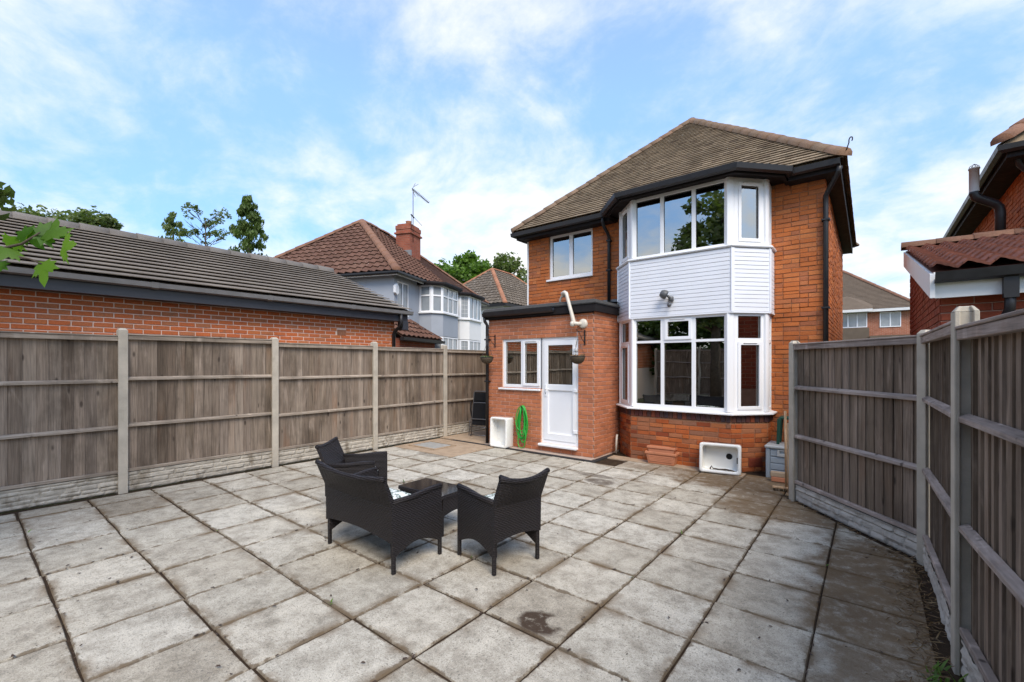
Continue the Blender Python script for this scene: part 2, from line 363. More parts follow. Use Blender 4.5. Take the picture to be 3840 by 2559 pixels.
M_['hose'] = plain('bright green hose', (0.02,0.36,0.04), 0.35, 0.5, 0.15, 20)
M_['dark_void'] = plain('dark hole', (0.01,0.009,0.008), 0.8)
M_['mud'] = plain('wet brown mud', (0.06,0.035,0.02), 0.5, 0.4, 0.3, 20, bump=0.6)
M_['iron'] = plain('black wrought iron', (0.015,0.014,0.014), 0.5, 0.4)
M_['tube_grey'] = plain('grey steel tube', (0.20,0.20,0.205), 0.35, 0.5, metal=0.6)
M_['mesh_black'] = plain('black sling fabric', (0.012,0.012,0.013), 0.75, 0.2, bump=0.4, bscale=300)
M_['lamp_grey'] = plain('grey lamp plastic', (0.09,0.092,0.095), 0.4, 0.4)
M_['coco'] = plain('coconut fibre liner', (0.10,0.075,0.05), 0.95, 0.1, 0.5, 40, bump=0.8)
M_['room'] = plain('room plaster', (0.33,0.31,0.28), 0.9, 0.1, 0.1)
M_['room_floor'] = plain('room carpet', (0.10,0.085,0.07), 0.95, 0.1, 0.2)
M_['curtain'] = plain('grey curtain', (0.42,0.41,0.40), 0.9, 0.1, 0.1)
M_['concrete_pink'] = plain('pinkish concrete', (0.46,0.36,0.29), 0.95, 0.15, 0.25, 5, ((0.30,0.2,0.13), 4, 0.55, 0.6), bump=0.4)
M_['orange_sand'] = plain('orange brown sanded concrete', (0.42,0.31,0.21), 0.95, 0.15, 0.35, 5, ((0.30,0.28,0.25), 5, 0.55, 0.7), bump=0.5)
M_['membrane'] = plain('black damp membrane', (0.035,0.034,0.034), 0.8, 0.2, 0.3)
M_['manhole'] = plain('grey concrete cover', (0.36,0.35,0.32), 0.9, 0.2, 0.3, 9, ((0.2,0.2,0.2), 8, 0.55, 0.6), bump=0.5)
M_['alarm'] = plain('white alarm box', (0.78,0.78,0.77), 0.4)
M_['soil'] = plain('brown joint soil', (0.05,0.033,0.021), 1.0, 0.1, 0.5, 25, ((0.14,0.11,0.05), 6, 0.55, 0.5), bump=0.9, bscale=120)
M_['grass_far'] = plain('rough garden ground', (0.09,0.11,0.05), 1.0, 0.1, 0.4, 1.5, ((0.16,0.13,0.09), 0.6, 0.5, 0.7))
M_['trunk'] = plain('tree bark', (0.10,0.08,0.06), 0.95, 0.1, 0.4, 10, bump=0.8)

def glass_mat(name, ior, tint):
    m = N(name); fr = m.n('ShaderNodeFresnel'); fr.inputs[0].default_value = ior
    tr = m.n('ShaderNodeBsdfTransparent'); tr.inputs[0].default_value = (*tint, 1)
    gl = m.n('ShaderNodeBsdfGlossy'); gl.inputs['Roughness'].default_value = 0.0; gl.inputs[0].default_value = (0.90, 0.90, 0.85, 1)
    wv = m.noise(m.pos(), 1.6, 2, 0.4); m.L(m.bump(wv, 0.05, 0.03), gl.inputs['Normal'])
    mx = m.n('ShaderNodeMixShader'); m.L(fr.outputs[0], mx.inputs[0]); m.L(tr.outputs[0], mx.inputs[1]); m.L(gl.outputs[0], mx.inputs[2]); m.L(mx.outputs[0], m.out.inputs[0]); return m.m
M_['glass'] = glass_mat('double glazing', 5.5, (0.62, 0.64, 0.62))
M_['glass_far'] = plain('far window glass', (0.30,0.33,0.35), 0.06, 0.9, 0.3, 2)

def rattan_mat():
    m = N('dark brown rattan'); p = m.geo().outputs['Position']
    w1 = m.n('ShaderNodeTexWave', bands_direction='Z'); m.L(p, w1.inputs[0]); w1.inputs['Scale'].default_value = 22; w1.inputs['Distortion'].default_value = 1.2; w1.inputs['Detail'].default_value = 1
    tcn = m.n('ShaderNodeTexCoord'); sp = m.n('ShaderNodeSeparateXYZ'); m.L(tcn.outputs['Object'], sp.inputs[0])
    ck = m.n('ShaderNodeTexChecker'); m.L(tcn.outputs['Object'], ck.inputs[0]); ck.inputs['Scale'].default_value = 55
    h = m.math('ADD', m.math('MULTIPLY', ck.outputs['Fac'], 0.5), w1.outputs['Fac'])
    c = m.mix(m.rng(h, 0.1, 1.3), (0.004,0.003,0.003), (0.034,0.027,0.026))  # weave crests lightened as painted sheen; the highlight sits in the base colour
    n = m.noise(m.pos(), 5, 4); c = m.mix(m.rng(n, 0.55, 0.8, 0, 0.35), c, (0.026,0.02,0.019))
    m.bsdf(c, 0.55, 0.3, m.bump(h, 0.9, 0.006)); return m.m
M_['rattan'] = rattan_mat()
def cushion_mat():
    m = N('green and white leaf fabric'); p = m.pos()
    v = m.n('ShaderNodeTexVoronoi', feature='SMOOTH_F1'); m.L(p, v.inputs['Vector']); v.inputs['Scale'].default_value = 10
    n = m.noise(p, 14, 2, 0.5, 2.5)
    k = m.math('ADD', v.outputs['Distance'], m.math('MULTIPLY', n, 0.7))
    m.bsdf(m.ramp(k, [(0.44, (0.045,0.085,0.065)), (0.48, (0.75,0.77,0.72)), (0.60, (0.75,0.77,0.72)), (0.64, (0.07,0.12,0.09)), (0.72, (0.07,0.12,0.09)), (0.76, (0.7,0.72,0.68))]), 0.9, 0.1); return m.m
M_['cushion'] = cushion_mat()
def table_mat():
    m = N('black glass table top'); m.bsdf((0.012, 0.011, 0.012), 0.07, 0.6); return m.m
M_['table_glass'] = table_mat()

def slab_mat():
    m = N('weathered concrete paving'); P = m.geo().outputs['Position']
    base = m.ramp(m.rand(), [(0.0,(0.40,0.36,0.29)),(0.2,(0.56,0.515,0.43)),(0.4,(0.47,0.425,0.345)),(0.6,(0.59,0.55,0.47)),(0.8,(0.51,0.47,0.39)),(1.0,(0.43,0.385,0.31))])
    # riven surface, worn patches and mineral speckle
    st = m.noise(m.pos((1, 1, 1), True), 5.5, 10, 0.78, 0.15)
    c = m.mix(1.0, base, m.ramp(st, [(0.28,(0.40,0.385,0.36)),(0.42,(0.70,0.685,0.665)),(0.54,(0.97,0.965,0.955)),(0.75,(1.2,1.2,1.19))]), 'MULTIPLY')
    lg = m.noise(m.pos((1, 1, 1), True), 2.6, 6, 0.65, 0.1); c = m.mix(m.rng(lg, 0.50, 0.70, 0, 0.45), c, (0.27,0.235,0.185))
    riv = m.noise(m.pos((1.0, 1.7, 1), True), 16.0, 8, 0.78, 0.5)
    c = m.mix(m.rng(riv, 0.55, 0.70, 0, 0.6), c, (0.17,0.15,0.125))
    sp_ = m.noise(m.pos(), 75, 3, 0.6); c = m.mix(m.rng(sp_, 0.55, 0.70, 0, 0.7), c, (0.12,0.108,0.09))
    sp3 = m.noise(m.pos(), 170, 2, 0.5); c = m.mix(1.0, c, m.ramp(sp3, [(0.3,(0.72,0.72,0.71)),(0.7,(1.16,1.16,1.15))]), 'MULTIPLY')
    # moss blackening along the slab edges (object space of the unit slab)
    tcn = m.n('ShaderNodeTexCoord'); so = m.n('ShaderNodeSeparateXYZ'); m.L(tcn.outputs['Object'], so.inputs[0])
    ex = m.math('SUBTRACT', 0.5, m.math('MAXIMUM', m.math('ABSOLUTE', so.outputs[0]), m.math('ABSOLUTE', so.outputs[1])))
    edn = m.noise(m.pos(), 7, 5, 0.7)
    ed = m.rng(m.math('SUBTRACT', ex, m.math('MULTIPLY', m.math('SUBTRACT', edn, 0.47), 0.20)), 0.0, 0.025, 0.8, 0.0)
    c = m.mix(ed, c, (0.13,0.095,0.06))
    jd = m.noise(m.pos(), 3.0, 4, 0.6); c = m.mix(m.math('MULTIPLY', m.rng(ex, 0.0, 0.16, 0.75, 0.0), m.rng(jd, 0.46, 0.60)), c, (0.16,0.115,0.07))
    # dirt washed out near the bay window and along the right fence; single stains
    sx = m.n('ShaderNodeSeparateXYZ'); m.L(P, sx.inputs[0]); X, Y = sx.outputs[0], sx.outputs[1]
    big = m.noise(m.pos(), 2.2, 6, 0.65); bn = m.math('MULTIPLY', m.math('SUBTRACT', big, 0.5), 1.5)
    def blob(cx, cy, rx, ry, amp=1.0, wob=1.0):
        dx = m.math('DIVIDE', m.math('SUBTRACT', X, cx), rx); dy = m.math('DIVIDE', m.math('SUBTRACT', Y, cy), ry)
        d = m.math('SQRT', m.math('ADD', m.math('MULTIPLY', dx, dx), m.math('MULTIPLY', dy, dy)))
        return m.rng(m.math('ADD', d, m.math('MULTIPLY', bn, wob)), 0.7, 1.05, amp, 0.0)
    dirt = blob(-1.35, 7.25, 1.35, 0.85, 0.9)
    for b in ((-0.75, 6.2, 0.85, 0.85, 0.8), (0.15, 4.3, 0.62, 1.3, 0.85), (-2.35, 7.1, 0.8, 0.35, 0.6), (0.1, 3.1, 0.4, 0.8, 0.7), (-3.4, 7.0, 0.5, 0.25, 0.5), (-7.0, 1.0, 0.6, 0.9, 0.25)):
        dirt = m.math('MAXIMUM', dirt, blob(*b))
    dg = m.noise(m.pos(), 9, 8, 0.75); dirt = m.math('MULTIPLY', dirt, m.rng(dg, 0.30, 0.54, 0.3, 1.0))
    c = m.mix(dirt, c, m.mix(big, (0.085,0.048,0.022), (0.21,0.135,0.066)))
    wet = m.math('MULTIPLY', blob(-1.68, 2.38, 0.18, 0.13, 1.0, 0.9), m.math('SUBTRACT', 1.0, blob(-1.60, 2.46, 0.07, 0.06, 1.0, 0.7)))
    for b in ((-3.02, 5.78, 0.25, 0.17, 0.7, 0.5), (-3.25, 6.05, 0.35, 0.1, 0.6, 0.6), (-6.35, 5.55, 0.4, 0.16, 0.45, 0.6), (-5.1, 4.35, 0.22, 0.07, 0.4, 0.6)):
        wet = m.math('MAXIMUM', wet, blob(*b))
    wet = m.math('MULTIPLY', wet, m.rng(dg, 0.36, 0.48, 0.25, 1.0)); c = m.mix(wet, c, (0.06,0.04,0.026))
    hgt = m.math('ADD', m.math('MULTIPLY', st, 1.0), m.math('MULTIPLY', riv, 0.5))
    nb = m.bump(sp3, 0.25, 0.003, m.bump(hgt, 0.55, 0.012))
    m.bsdf(c, m.math('SUBTRACT', 0.92, m.math('MULTIPLY', wet, 0.35)), 0.2, nb); return m.m
M_['slab'] = slab_mat()

def leaf_mat(name, cols, trans=0.35, rough=0.55):
    m = N(name); n = len(cols)
    c = m.ramp(m.rand(), [(i / (n - 1), q) for i, q in enumerate(cols)])
    a = m.bsdf(c, rough, 0.35, link=False); t = m.n('ShaderNodeBsdfTranslucent'); m.L(m.mix(1.0, c, (1.3, 1.5, 0.6), 'MULTIPLY'), t.inputs[0])
    mx = m.n('ShaderNodeMixShader'); mx.inputs[0].default_value = trans; m.L(a, mx.inputs[1]); m.L(t.outputs[0], mx.inputs[2]); m.L(mx.outputs[0], m.out.inputs[0]); return m.m
M_['leaf_bright'] = leaf_mat('bright green foliage', [(0.09,0.17,0.025),(0.14,0.24,0.035),(0.06,0.12,0.02),(0.17,0.27,0.05)])
M_['leaf_mid'] = leaf_mat('mid green foliage', [(0.10,0.14,0.04),(0.15,0.19,0.06),(0.08,0.12,0.04),(0.18,0.21,0.08)])
M_['leaf_dark'] = leaf_mat('dark green foliage', [(0.055,0.09,0.02),(0.085,0.13,0.028),(0.11,0.16,0.036),(0.065,0.105,0.024)])
M_['leaf_maple'] = leaf_mat('maple leaf', [(0.045,0.12,0.012),(0.19,0.33,0.03),(0.09,0.20,0.018),(0.05,0.13,0.015)], 0.55)
M_['straw'] = leaf_mat('dry straw litter', [(0.20,0.12,0.05),(0.10,0.055,0.025),(0.28,0.19,0.09)], 0.1)
def farbrick_mat(name, c1, c2, mor, s=1.0):
    m = N(name); sx = m.n('ShaderNodeSeparateXYZ'); m.L(m.geo().outputs['Position'], sx.inputs[0])
    cb = m.n('ShaderNodeCombineXYZ'); m.L(m.math('ADD', sx.outputs[0], sx.outputs[1]), cb.inputs[0]); m.L(sx.outputs[2], cb.inputs[1])
    b = m.n('ShaderNodeTexBrick'); m.L(cb.outputs[0], b.inputs['Vector']); b.inputs['Scale'].default_value = s
    b.inputs['Color1'].default_value = (*c1, 1); b.inputs['Color2'].default_value = (*c2, 1); b.inputs['Mortar'].default_value = (*mor, 1)
    b.inputs['Brick Width'].default_value = 0.225; b.inputs['Row Height'].default_value = 0.075; b.inputs['Mortar Size'].default_value = 0.008
    f = m.noise(m.pos(), 3, 5); c = m.mix(1.0, b.outputs['Color'], m.ramp(f, [(0.3,(0.75,)*3),(0.7,(1.1,)*3)]), 'MULTIPLY')
    m.bsdf(c, 0.9, 0.2, m.bump(b.outputs['Fac'], -0.4, 0.004)); return m.m
M_['farbrick'] = farbrick_mat('far red brick', (0.36,0.12,0.06), (0.42,0.16,0.09), (0.42,0.27,0.2))
M_['chimney_brick'] = farbrick_mat('chimney brick', (0.27,0.07,0.04), (0.33,0.10,0.055), (0.26,0.15,0.11))

# ---------------------------------------------------------------- piece meshes
def unit_brick():
    c = 0.04; cz = 0.06
    mb = MB(); a = 0.5
    vs = [(-a,-a+0.28,-a),(a,-a+0.28,-a),(a,-a+0.28,a),(-a,-a+0.28,a),(-a+c*0.5,-a,-a+cz),(a-c*0.5,-a,-a+cz),(a-c*0.5,-a,a-cz),(-a+c*0.5,-a,a-cz),(-a,a,-a),(a,a,-a),(a,a,a),(-a,a,a)]
    fs = [(4,5,6,7),(0,1,5,4),(1,2,6,5),(2,3,7,6),(3,0,4,7),(8,9,1,0),(9,10,2,1),(10,11,3,2),(11,8,0,3)]
    mb.add(vs, fs); return mb.mesh('brick', fix=False)
BRICK = unit_brick()
def brick_list(Mw, L, z0, z1, holes, mesh, parent, mat, bl=0.215, bh=0.065, j=0.010, irregular=0.0, start=0.0, flem=False):
    out = []; k = 0; z = z0
    while z + bh * 0.6 < z1:
        zt = min(z + bh, z1); x = -((bl + j) / 2 if k % 2 else 0) - start
        while x < L:
            ln = bl if not (flem and random.random() < 0.22) else bl * 0.48
            a, b = max(x, 0.0), min(x + ln, L)
            segs = [(a, b)]
            for h in holes:
                if h[1] < zt - 0.01 and h[3] > z + 0.01:
                    ns = []
                    for p, q in segs:
                        if q <= h[0] or p >= h[2]: ns.append((p, q))
                        else:
                            if p < h[0] - 0.012: ns.append((p, h[0] - 0.006))
                            if q > h[2] + 0.012: ns.append((h[2] + 0.006, q))
                    segs = ns
            for p, q in segs:
                if q - p < 0.02: continue
                d = 0.024 + random.uniform(-1, 1) * 0.003 * (1 + irregular)
                jz = random.uniform(-1, 1) * 0.004 * irregular; rr = random.uniform(-1, 1) * 0.008 * irregular
                Mt = Mw @ Matrix.Translation(((p + q) / 2, -d / 2 + 0.014, (z + zt) / 2 + jz)) @ Matrix.Rotation(rr, 4, 'Y') @ Matrix.Diagonal((q - p, d, zt - z - random.random() * 0.004 * irregular, 1))
                out.append((mesh, Mt, parent, mat))
            x += ln + j
        z += bh + j; k += 1
    return out

def unit_tile(profile):
    """tile in a unit box: x across, y up the slope, z thickness; profile(x) gives the surface height"""
    n = 2 if profile is None else 8
    mb = MB(); vs = []; 
    for y in (0, 1):
        for i in range(n):
            x = i / (n - 1); h = 0 if profile is None else profile(x); vs.append((x + (0.0), y, h + 1.0)); 
    for y in (0, 1):
        for i in range(n):
            x = i / (n - 1); h = 0 if profile is None else profile(x); vs.append((x, y, h))
    fs = []
    for i in range(n - 1):
        fs += [(i, i+1, n+i+1, n+i), (2*n+i, i+1+2*n, i+1, i)]
    fs += [(0, n, 3*n, 2*n), (n-1, 3*n-1, 4*n-1, 2*n-1)]
    mb.add(vs, fs, False); return mb.mesh('tile', fix=True)
T_PLAIN = unit_tile(None)
T_PAN = unit_tile(lambda x: 1.1 * math.sin(x * 2 * math.pi) + 0.4 * math.sin(x * 4 * math.pi))
def poly_span(poly, s):
    xs = []
    for (a, b), (c, d) in zip(poly, poly[1:] + poly[:1]):
        if (b <= s < d) or (d <= s < b): xs.append(a + (c - a) * (s - b) / (d - b))
    xs.sort(); return [(xs[i], xs[i+1]) for i in range(0, len(xs) - 1, 2)]
def tile_face(M, E0, e, m, poly, w, gauge, th, mesh, mat, parent, lap=1.35, stagger=True, jit=1.0, thin=0.42):
    E0, e, m = Vector(E0), Vector(e).normalized(), Vector(m).normalized(); n = e.cross(m); out = []
    S = max(p[1] for p in poly); k = 0
    while k * gauge < S - gauge * 0.3:
        s0 = k * gauge; off = (w / 2 if (k % 2 and stagger) else 0)
        for a, b in poly_span(poly, min(s0 + gauge * 0.5, S - 1e-3)):
            i = math.floor((a - off) / w)
            while i * w + off < b:
                u0, u1 = max(a, i * w + off), min(b, (i + 1) * w + off); i += 1
                if u1 - u0 < 0.2 * w: continue
                jt = random.uniform(-1, 1) * jit; lift = random.random() * 0.25 * jit
                p = E0 + e * (u0 + 0.001) + m * (s0 + jt * gauge * 0.03) + n * (th * 1.0 + lift * th * 0.3)
                X = e * (u1 - u0 - 0.003); Y = m * gauge * lap - n * th * 1.0; Z = X.cross(Y).normalized() * th * thin
                Mt = Matrix(((X.x, Y.x, Z.x, p.x), (X.y, Y.y, Z.y, p.y), (X.z, Y.z, Z.z, p.z), (0, 0, 0, 1)))
                out.append((mesh, M @ Mt, parent, mat))
        k += 1
    return out
def unit_ridge():
    mb = MB(); n = 7; vs = []
    for x, r in ((-0.02, 1.06), (1.0, 0.96)):
        for k in range(n):
            g = math.pi * k / (n - 1); vs.append((x, -0.5 * r * math.cos(g), r * math.sin(g)))
    fs = [(k, n+k, n+k+1, k+1) for k in range(n-1)] + [tuple(range(n)), tuple(range(n, 2*n))[::-1]]
    mb.add(vs, fs, True); return mb.mesh('ridge_tile')
RIDGE = unit_ridge()
def ridge_line(M, P, Q, ln, w, h, mesh, parent, mat, up=(0, 0, 1)):
    P, Q = Vector(P), Vector(Q); d = (Q - P); L = d.length; d.normalize(); n = max(1, round(L / ln)); out = []
    sd = Vector(up).cross(d).normalized(); u = d.cross(sd)
    for i in range(n):
        p = P + d * (L * i / n); X = d * (L / n * 1.02); Y = sd * w; Z = u * h * random.uniform(0.96, 1.06)
        Mt = Matrix(((X.x, Y.x, Z.x, p.x), (X.y, Y.y, Z.y, p.y), (X.z, Y.z, Z.z, p.z), (0, 0, 0, 1)))
        out.append((mesh, M @ Mt, parent, mat))
    return out

def window(M, w, h, panes, parent, glass, name='window', depth=0.07, y=0.0, sash=(), mat=None, vents=(), bars=None, bar_mat=None):
    """frame w x h at the wall frame M (origin bottom left); panes = rects (x0,z0,x1,z1); sash = indices of opening panes"""
    mb = MB(M); mb.holed(0, w, 0, h, panes, y, y + depth)
    for i in sash:
        a, c, b, d = panes[i]; g = 0.045
        mb.holed(a - g, b + g, c - g, d + g, [(a + 0.004, c + 0.004, b - 0.004, d - 0.004)], y - 0.018, y + 0.002)
    fo = mb.build(name, mat or M_['upvc'], parent, bevel=0.004)
    for i, (a, c, b, d) in enumerate(panes):
        pm = MB(M); yy = y + depth * (0.25 if i in sash else 0.42); pm.box(a - 0.004, yy, c - 0.004, b + 0.004, yy + 0.014, d + 0.004); pm.build('pane', glass, fo)
        gm = MB(M); gm.holed(a - 0.001, b + 0.001, c - 0.001, d + 0.001, [(a + 0.007, c + 0.007, b - 0.007, d - 0.007)], yy - 0.006, yy - 0.001); gm.build('gasket', M_['seal'], fo)
    for (x0, x1, z) in vents:
        vm = MB(M); vm.box(x0, y - 0.032, z - 0.008, x1, y - 0.016, z + 0.008); vm.build('trickle_vent', M_['white_paint'], fo, bevel=0.003)
    if bars:
        bm_ = MB(M)
        for (x0, z0, x1, z1) in bars: bm_.box(x0, y + depth * 0.3, z0, x1, y + depth * 0.40, z1)
        bm_.build('glazing_bars', bar_mat or M_['upvc'], fo)
    return fo
def grid_panes(xs, zs, f=0.03):
    return [(a + f, c + f, b - f, d - f) for a, b in zip(xs, xs[1:]) for c, d in zip(zs, zs[1:])]

# ================================================================ GROUND
g = MB(); g.quad((-160,-120,-0.07),(140,-120,-0.07),(140,240,-0.07),(-160,240,-0.07)); g.build('ground', M_['grass_far'], kind='structure')
patio = MB(); patio.quad((-7.7,-5.2,-0.014),(0.6,-5.2,-0.014),(0.6,8.4,-0.014),(-7.7,8.4,-0.014))
patio = patio.build('patio', M_['soil'], kind='structure')
SL = []
for v in range(4):
    mb = MB(); c = 0.006; rnd = random.Random(v)
    o = [(-0.5,-0.5),(0.5,-0.5),(0.5,0.5),(-0.5,0.5)]
    q = []
    for i in range(4):       # gently uneven edge: three points for each side
        a, b = Vector(o[i]), Vector(o[(i+1)%4]); nrm = Vector((-(b-a).y, (b-a).x))
        q.append(a + (nrm + (b-a)) * 0.014 * rnd.random()); 
        for t in (0.33, 0.66): q.append(a.lerp(b, t) + nrm * rnd.uniform(0, 0.012))
    n = len(q); inn = [p * (1 - 2 * c * 1.6) for p in q]
    vs = [(p.x, p.y, -0.05) for p in q] + [(p.x, p.y, -0.010) for p in q] + [(p.x, p.y, rnd.uniform(-0.001, 0.001)) for p in inn]
    fs = [(i, (i+1)%n, n+(i+1)%n, n+i) for i in range(n)] + [(n+i, n+(i+1)%n, 2*n+(i+1)%n, 2*n+i) for i in range(n)] + [tuple(range(2*n, 3*n))]
    mb.add(vs, fs); me = mb.mesh('paving_slab'); me.materials.append(M_['slab']); SL.append(me)
XJ = [-7.58,-7.2,-6.55,-5.91,-5.17,-4.53,-3.86,-3.27,-2.69,-2.06,-1.46,-0.86,-0.27,0.33]
YJ = [-1.98,-1.37,-0.77,-0.17,0.44,1.04,1.66,2.26,2.83,3.39,3.97,4.53,5.08,5.61,6.14,6.70,7.30]
def fence_x(y):      # line of the right fence (patio limit)
    if y < 5.1: return 0.31
    return 0.31 - (y - 5.1) * (1.106 / 1.375) * 0.98
ns = 0
for i, (a, b) in enumerate(zip(XJ, XJ[1:])):
    for k, (c, d) in enumerate(zip(YJ, YJ[1:])):
        sh = 0.006 * math.sin(i * 1.7)           # courses wander a little
        c2, d2 = c + sh, d + sh
        if k == len(YJ) - 2:
            if a < -3.75: continue               # concrete apron along the kitchen
            if a > -3.5 and a < -1.5: d2 = 7.33
            elif a >= -1.5: d2 = 7.58
        if k == len(YJ) - 3 and a < -3.75: d2 = 6.84
        if a < -6.4 and c > 5.4: continue        # manhole corner
        j = random.choice((0.001, 0.002, 0.003, 0.005, 0.007))
        x0, x1, y0, y1 = a + j, b - j, c2 + j, d2 - j
        # slabs against the right fence are cut to its line
        poly = [(x0, y0), (x1, y0), (x1, y1), (x0, y1)]; cut = False
        for (px, py, nx, ny) in ((0.30, 0, 1, 0), (-0.722, 6.544, 0.779, 0.627)):
            off = 0.0 if nx == 1 else -0.07
            if nx != 1 and c2 > 6.3: continue
            dist = [(q[0] - px) * nx + (q[1] - py) * ny - off for q in poly]
            if all(d_ <= 0 for d_ in dist): continue
            cut = True; np_ = []
            for q, r_, dq, dr in zip(poly, poly[1:] + poly[:1], dist, dist[1:] + dist[:1]):
                if dq <= 0: np_.append(q)
                if (dq < 0 < dr) or (dr < 0 < dq): t_ = dq / (dq - dr); np_.append((q[0] + (r_[0] - q[0]) * t_, q[1] + (r_[1] - q[1]) * t_))
            poly = np_
            if len(poly) < 3: break
        if len(poly) < 3: continue
        area = abs(sum(q[0] * r_[1] - r_[0] * q[1] for q, r_ in zip(poly, poly[1:] + poly[:1]))) / 2
        if area < 0.02: continue
        me = SL[(i * 7 + k * 3) % 4]; cx_, cy_ = (x0 + x1) / 2, (y0 + y1) / 2; sx_, sy_ = x1 - x0, y1 - y0
        if cut:
            mb = MB(); mb.prism([((q[0] - cx_) / sx_, (q[1] - cy_) / sy_) for q in poly], -0.05, 0.0); me = mb.mesh('paving_slab', bevel=0.008); me.materials.append(M_['slab'])
        o = bpy.data.objects.new('paving_slab', me); col.objects.link(o); o.parent = patio
        o.location = (cx_, cy_, random.uniform(-0.004, 0.003)); o.scale = (sx_, sy_, 1)
        o.rotation_euler = (random.uniform(-1, 1) * 0.006, random.uniform(-1, 1) * 0.006, random.uniform(-1, 1) * 0.004); ns += 1
# apron strips beside the kitchen extension, manhole corner
mb = MB(); mb.box(-6.30, 6.93, -0.03, -3.80, 7.10, 0.012); mb.build('concrete_apron', M_['concrete_pink'], kind='structure', bevel=0.006)
mb = MB(); mb.sweep([(-7.2, 6.895), (-3.73, 6.895), (-3.73, 7.6)], [(-0.035, -0.03), (0.045, -0.03), (0.045, 0.006), (-0.035, 0.010)]); mb.build('damp_strip', M_['membrane'], kind='structure')
mb = MB(); mb.box(-3.67, 7.335, -0.03, -1.47, 7.60, 0.006); mb.box(-7.68, 6.96, -0.03, -6.34, 9.6, 0.004); mb.build('concrete_strip', M_['orange_sand'], kind='structure')
mb = MB(); mb.box(-7.60, 5.63, -0.03, -5.93, 6.86, 0.003); mb.build('sanded_concrete', M_['orange_sand'], kind='structure', bevel=0.004)
mh = empty('manhole_cover', (-7.02, 6.15, 0), label='grey concrete manhole cover set in orange sanded concrete by the left fence', cat='manhole cover')
mb = MB(); mb.holed(-0.40, 0.40, -0.30, 0.30, [(-0.35,-0.25,0.35,0.25)], 0, 0.02)
mb.v = [Vector((-7.02 + v.x, 6.15 + v.z, 0.004 + v.y)) for v in mb.v]; mb.build('frame', M_['orange_sand'], mh)
mb = MB(); mb.box(-7.36, 5.91, 0.002, -6.68, 6.39, 0.016); mb.build('cover', M_['manhole'], mh, bevel=0.006)

# ================================================================ THE HOUSE
YW, YE = 8.4, 7.1
house = empty('brick_house', (-3.35, 8.4, 0), label='two storey orange brick house with white bay window, brown hipped roof and flat roofed kitchen', cat='house')
HB = []; ID = Matrix()
b_house = with_mat(BRICK, M_['brick_house']); b_ext = with_mat(BRICK, M_['brick_ext']); b_bay = with_mat(BRICK, M_['brick_bay']); b_blue = with_mat(BRICK, M_['brick_blue'])
HX0, HX1, HY1 = -6.21, -0.531, 14.2
# --- main walls
Mr, Lr = wallM((HX0, YW), (HX1, YW)); hx = lambda x: x - HX0
WIN1 = (-5.635, 3.58, -4.545, 4.56)
holes = [(hx(WIN1[0]), WIN1[1], hx(WIN1[2]), WIN1[3]), (hx(-3.70), 0.3, hx(-1.31), 4.55)]
mb = MB(Mr); mb.holed(0, Lr, 0, 4.66, holes, 0.0, 0.12, outer=False)
for P, Q in (((HX1, YW), (HX1, HY1)), ((HX1, HY1), (HX0, HY1)), ((HX0, HY1), (HX0, YW))):
    Ms, Ls = wallM(P, Q); mb.M = Ms; mb.quad((0,0,0),(Ls,0,0),(Ls,0,4.66),(0,0,4.66))
wall = mb.build('wall', M_['mortar_house'], house)
HB += brick_list(Mr, Lr, 2.86, 4.64, holes, b_house, wall, M_['brick_house'], 0.22, 0.066, 0.008, 0.9, flem=True)
HB = [p for p in HB if not (-3.70 < p[1].translation.x < -1.31)]
HB += brick_list(Mr, Lr, 0.0, 2.855, holes + [(0, 0, hx(-1.29), 3)], b_house, wall, M_['brick_house'], 0.22, 0.066, 0.008, 0.9, flem=True)
Ms, Ls = wallM((HX1, YW), (HX1, HY1))
HB += brick_list(Ms, Ls, 0.0, 4.62, [], b_house, wall, M_['brick_house'], 0.22, 0.066, 0.008, 0.5, start=0.11)
# --- first floor left window
Mw = Matrix.Translation((WIN1[0], YW, WIN1[1])); w, h = WIN1[2] - WIN1[0], WIN1[3] - WIN1[1]
window(Mw, w, h, [(0.06, 0.06, 0.50, h - 0.05), (0.59, 0.06, w - 0.05, h - 0.05)], house, M_['glass'], y=0.03)
mb = MB(Mw); mb.box(-0.06, -0.05, -0.045, w + 0.02, 0.08, -0.002); mb.build('window_sill', M_['upvc'], house, bevel=0.006)
mb = MB(Mw); mb.box(-0.02, -0.03, h + 0.003, w + 0.02, 0.06, h + 0.035); mb.build('window_head', M_['white_paint'], house)
mb = MB(Mw); mb.box(0.05, 0.5, 0.06, 0.12, 0.56, 0.27); mb.box(0.14, 0.5, 0.06, 0.20, 0.56, 0.30); mb.box(0.22, 0.5, 0.06, 0.27, 0.56, 0.24); mb.box(0.0, 0.42, 0.0, w, 0.62, 0.055); mb.build('sill_bottles', M_['lamp_grey'], house, bevel=0.01)

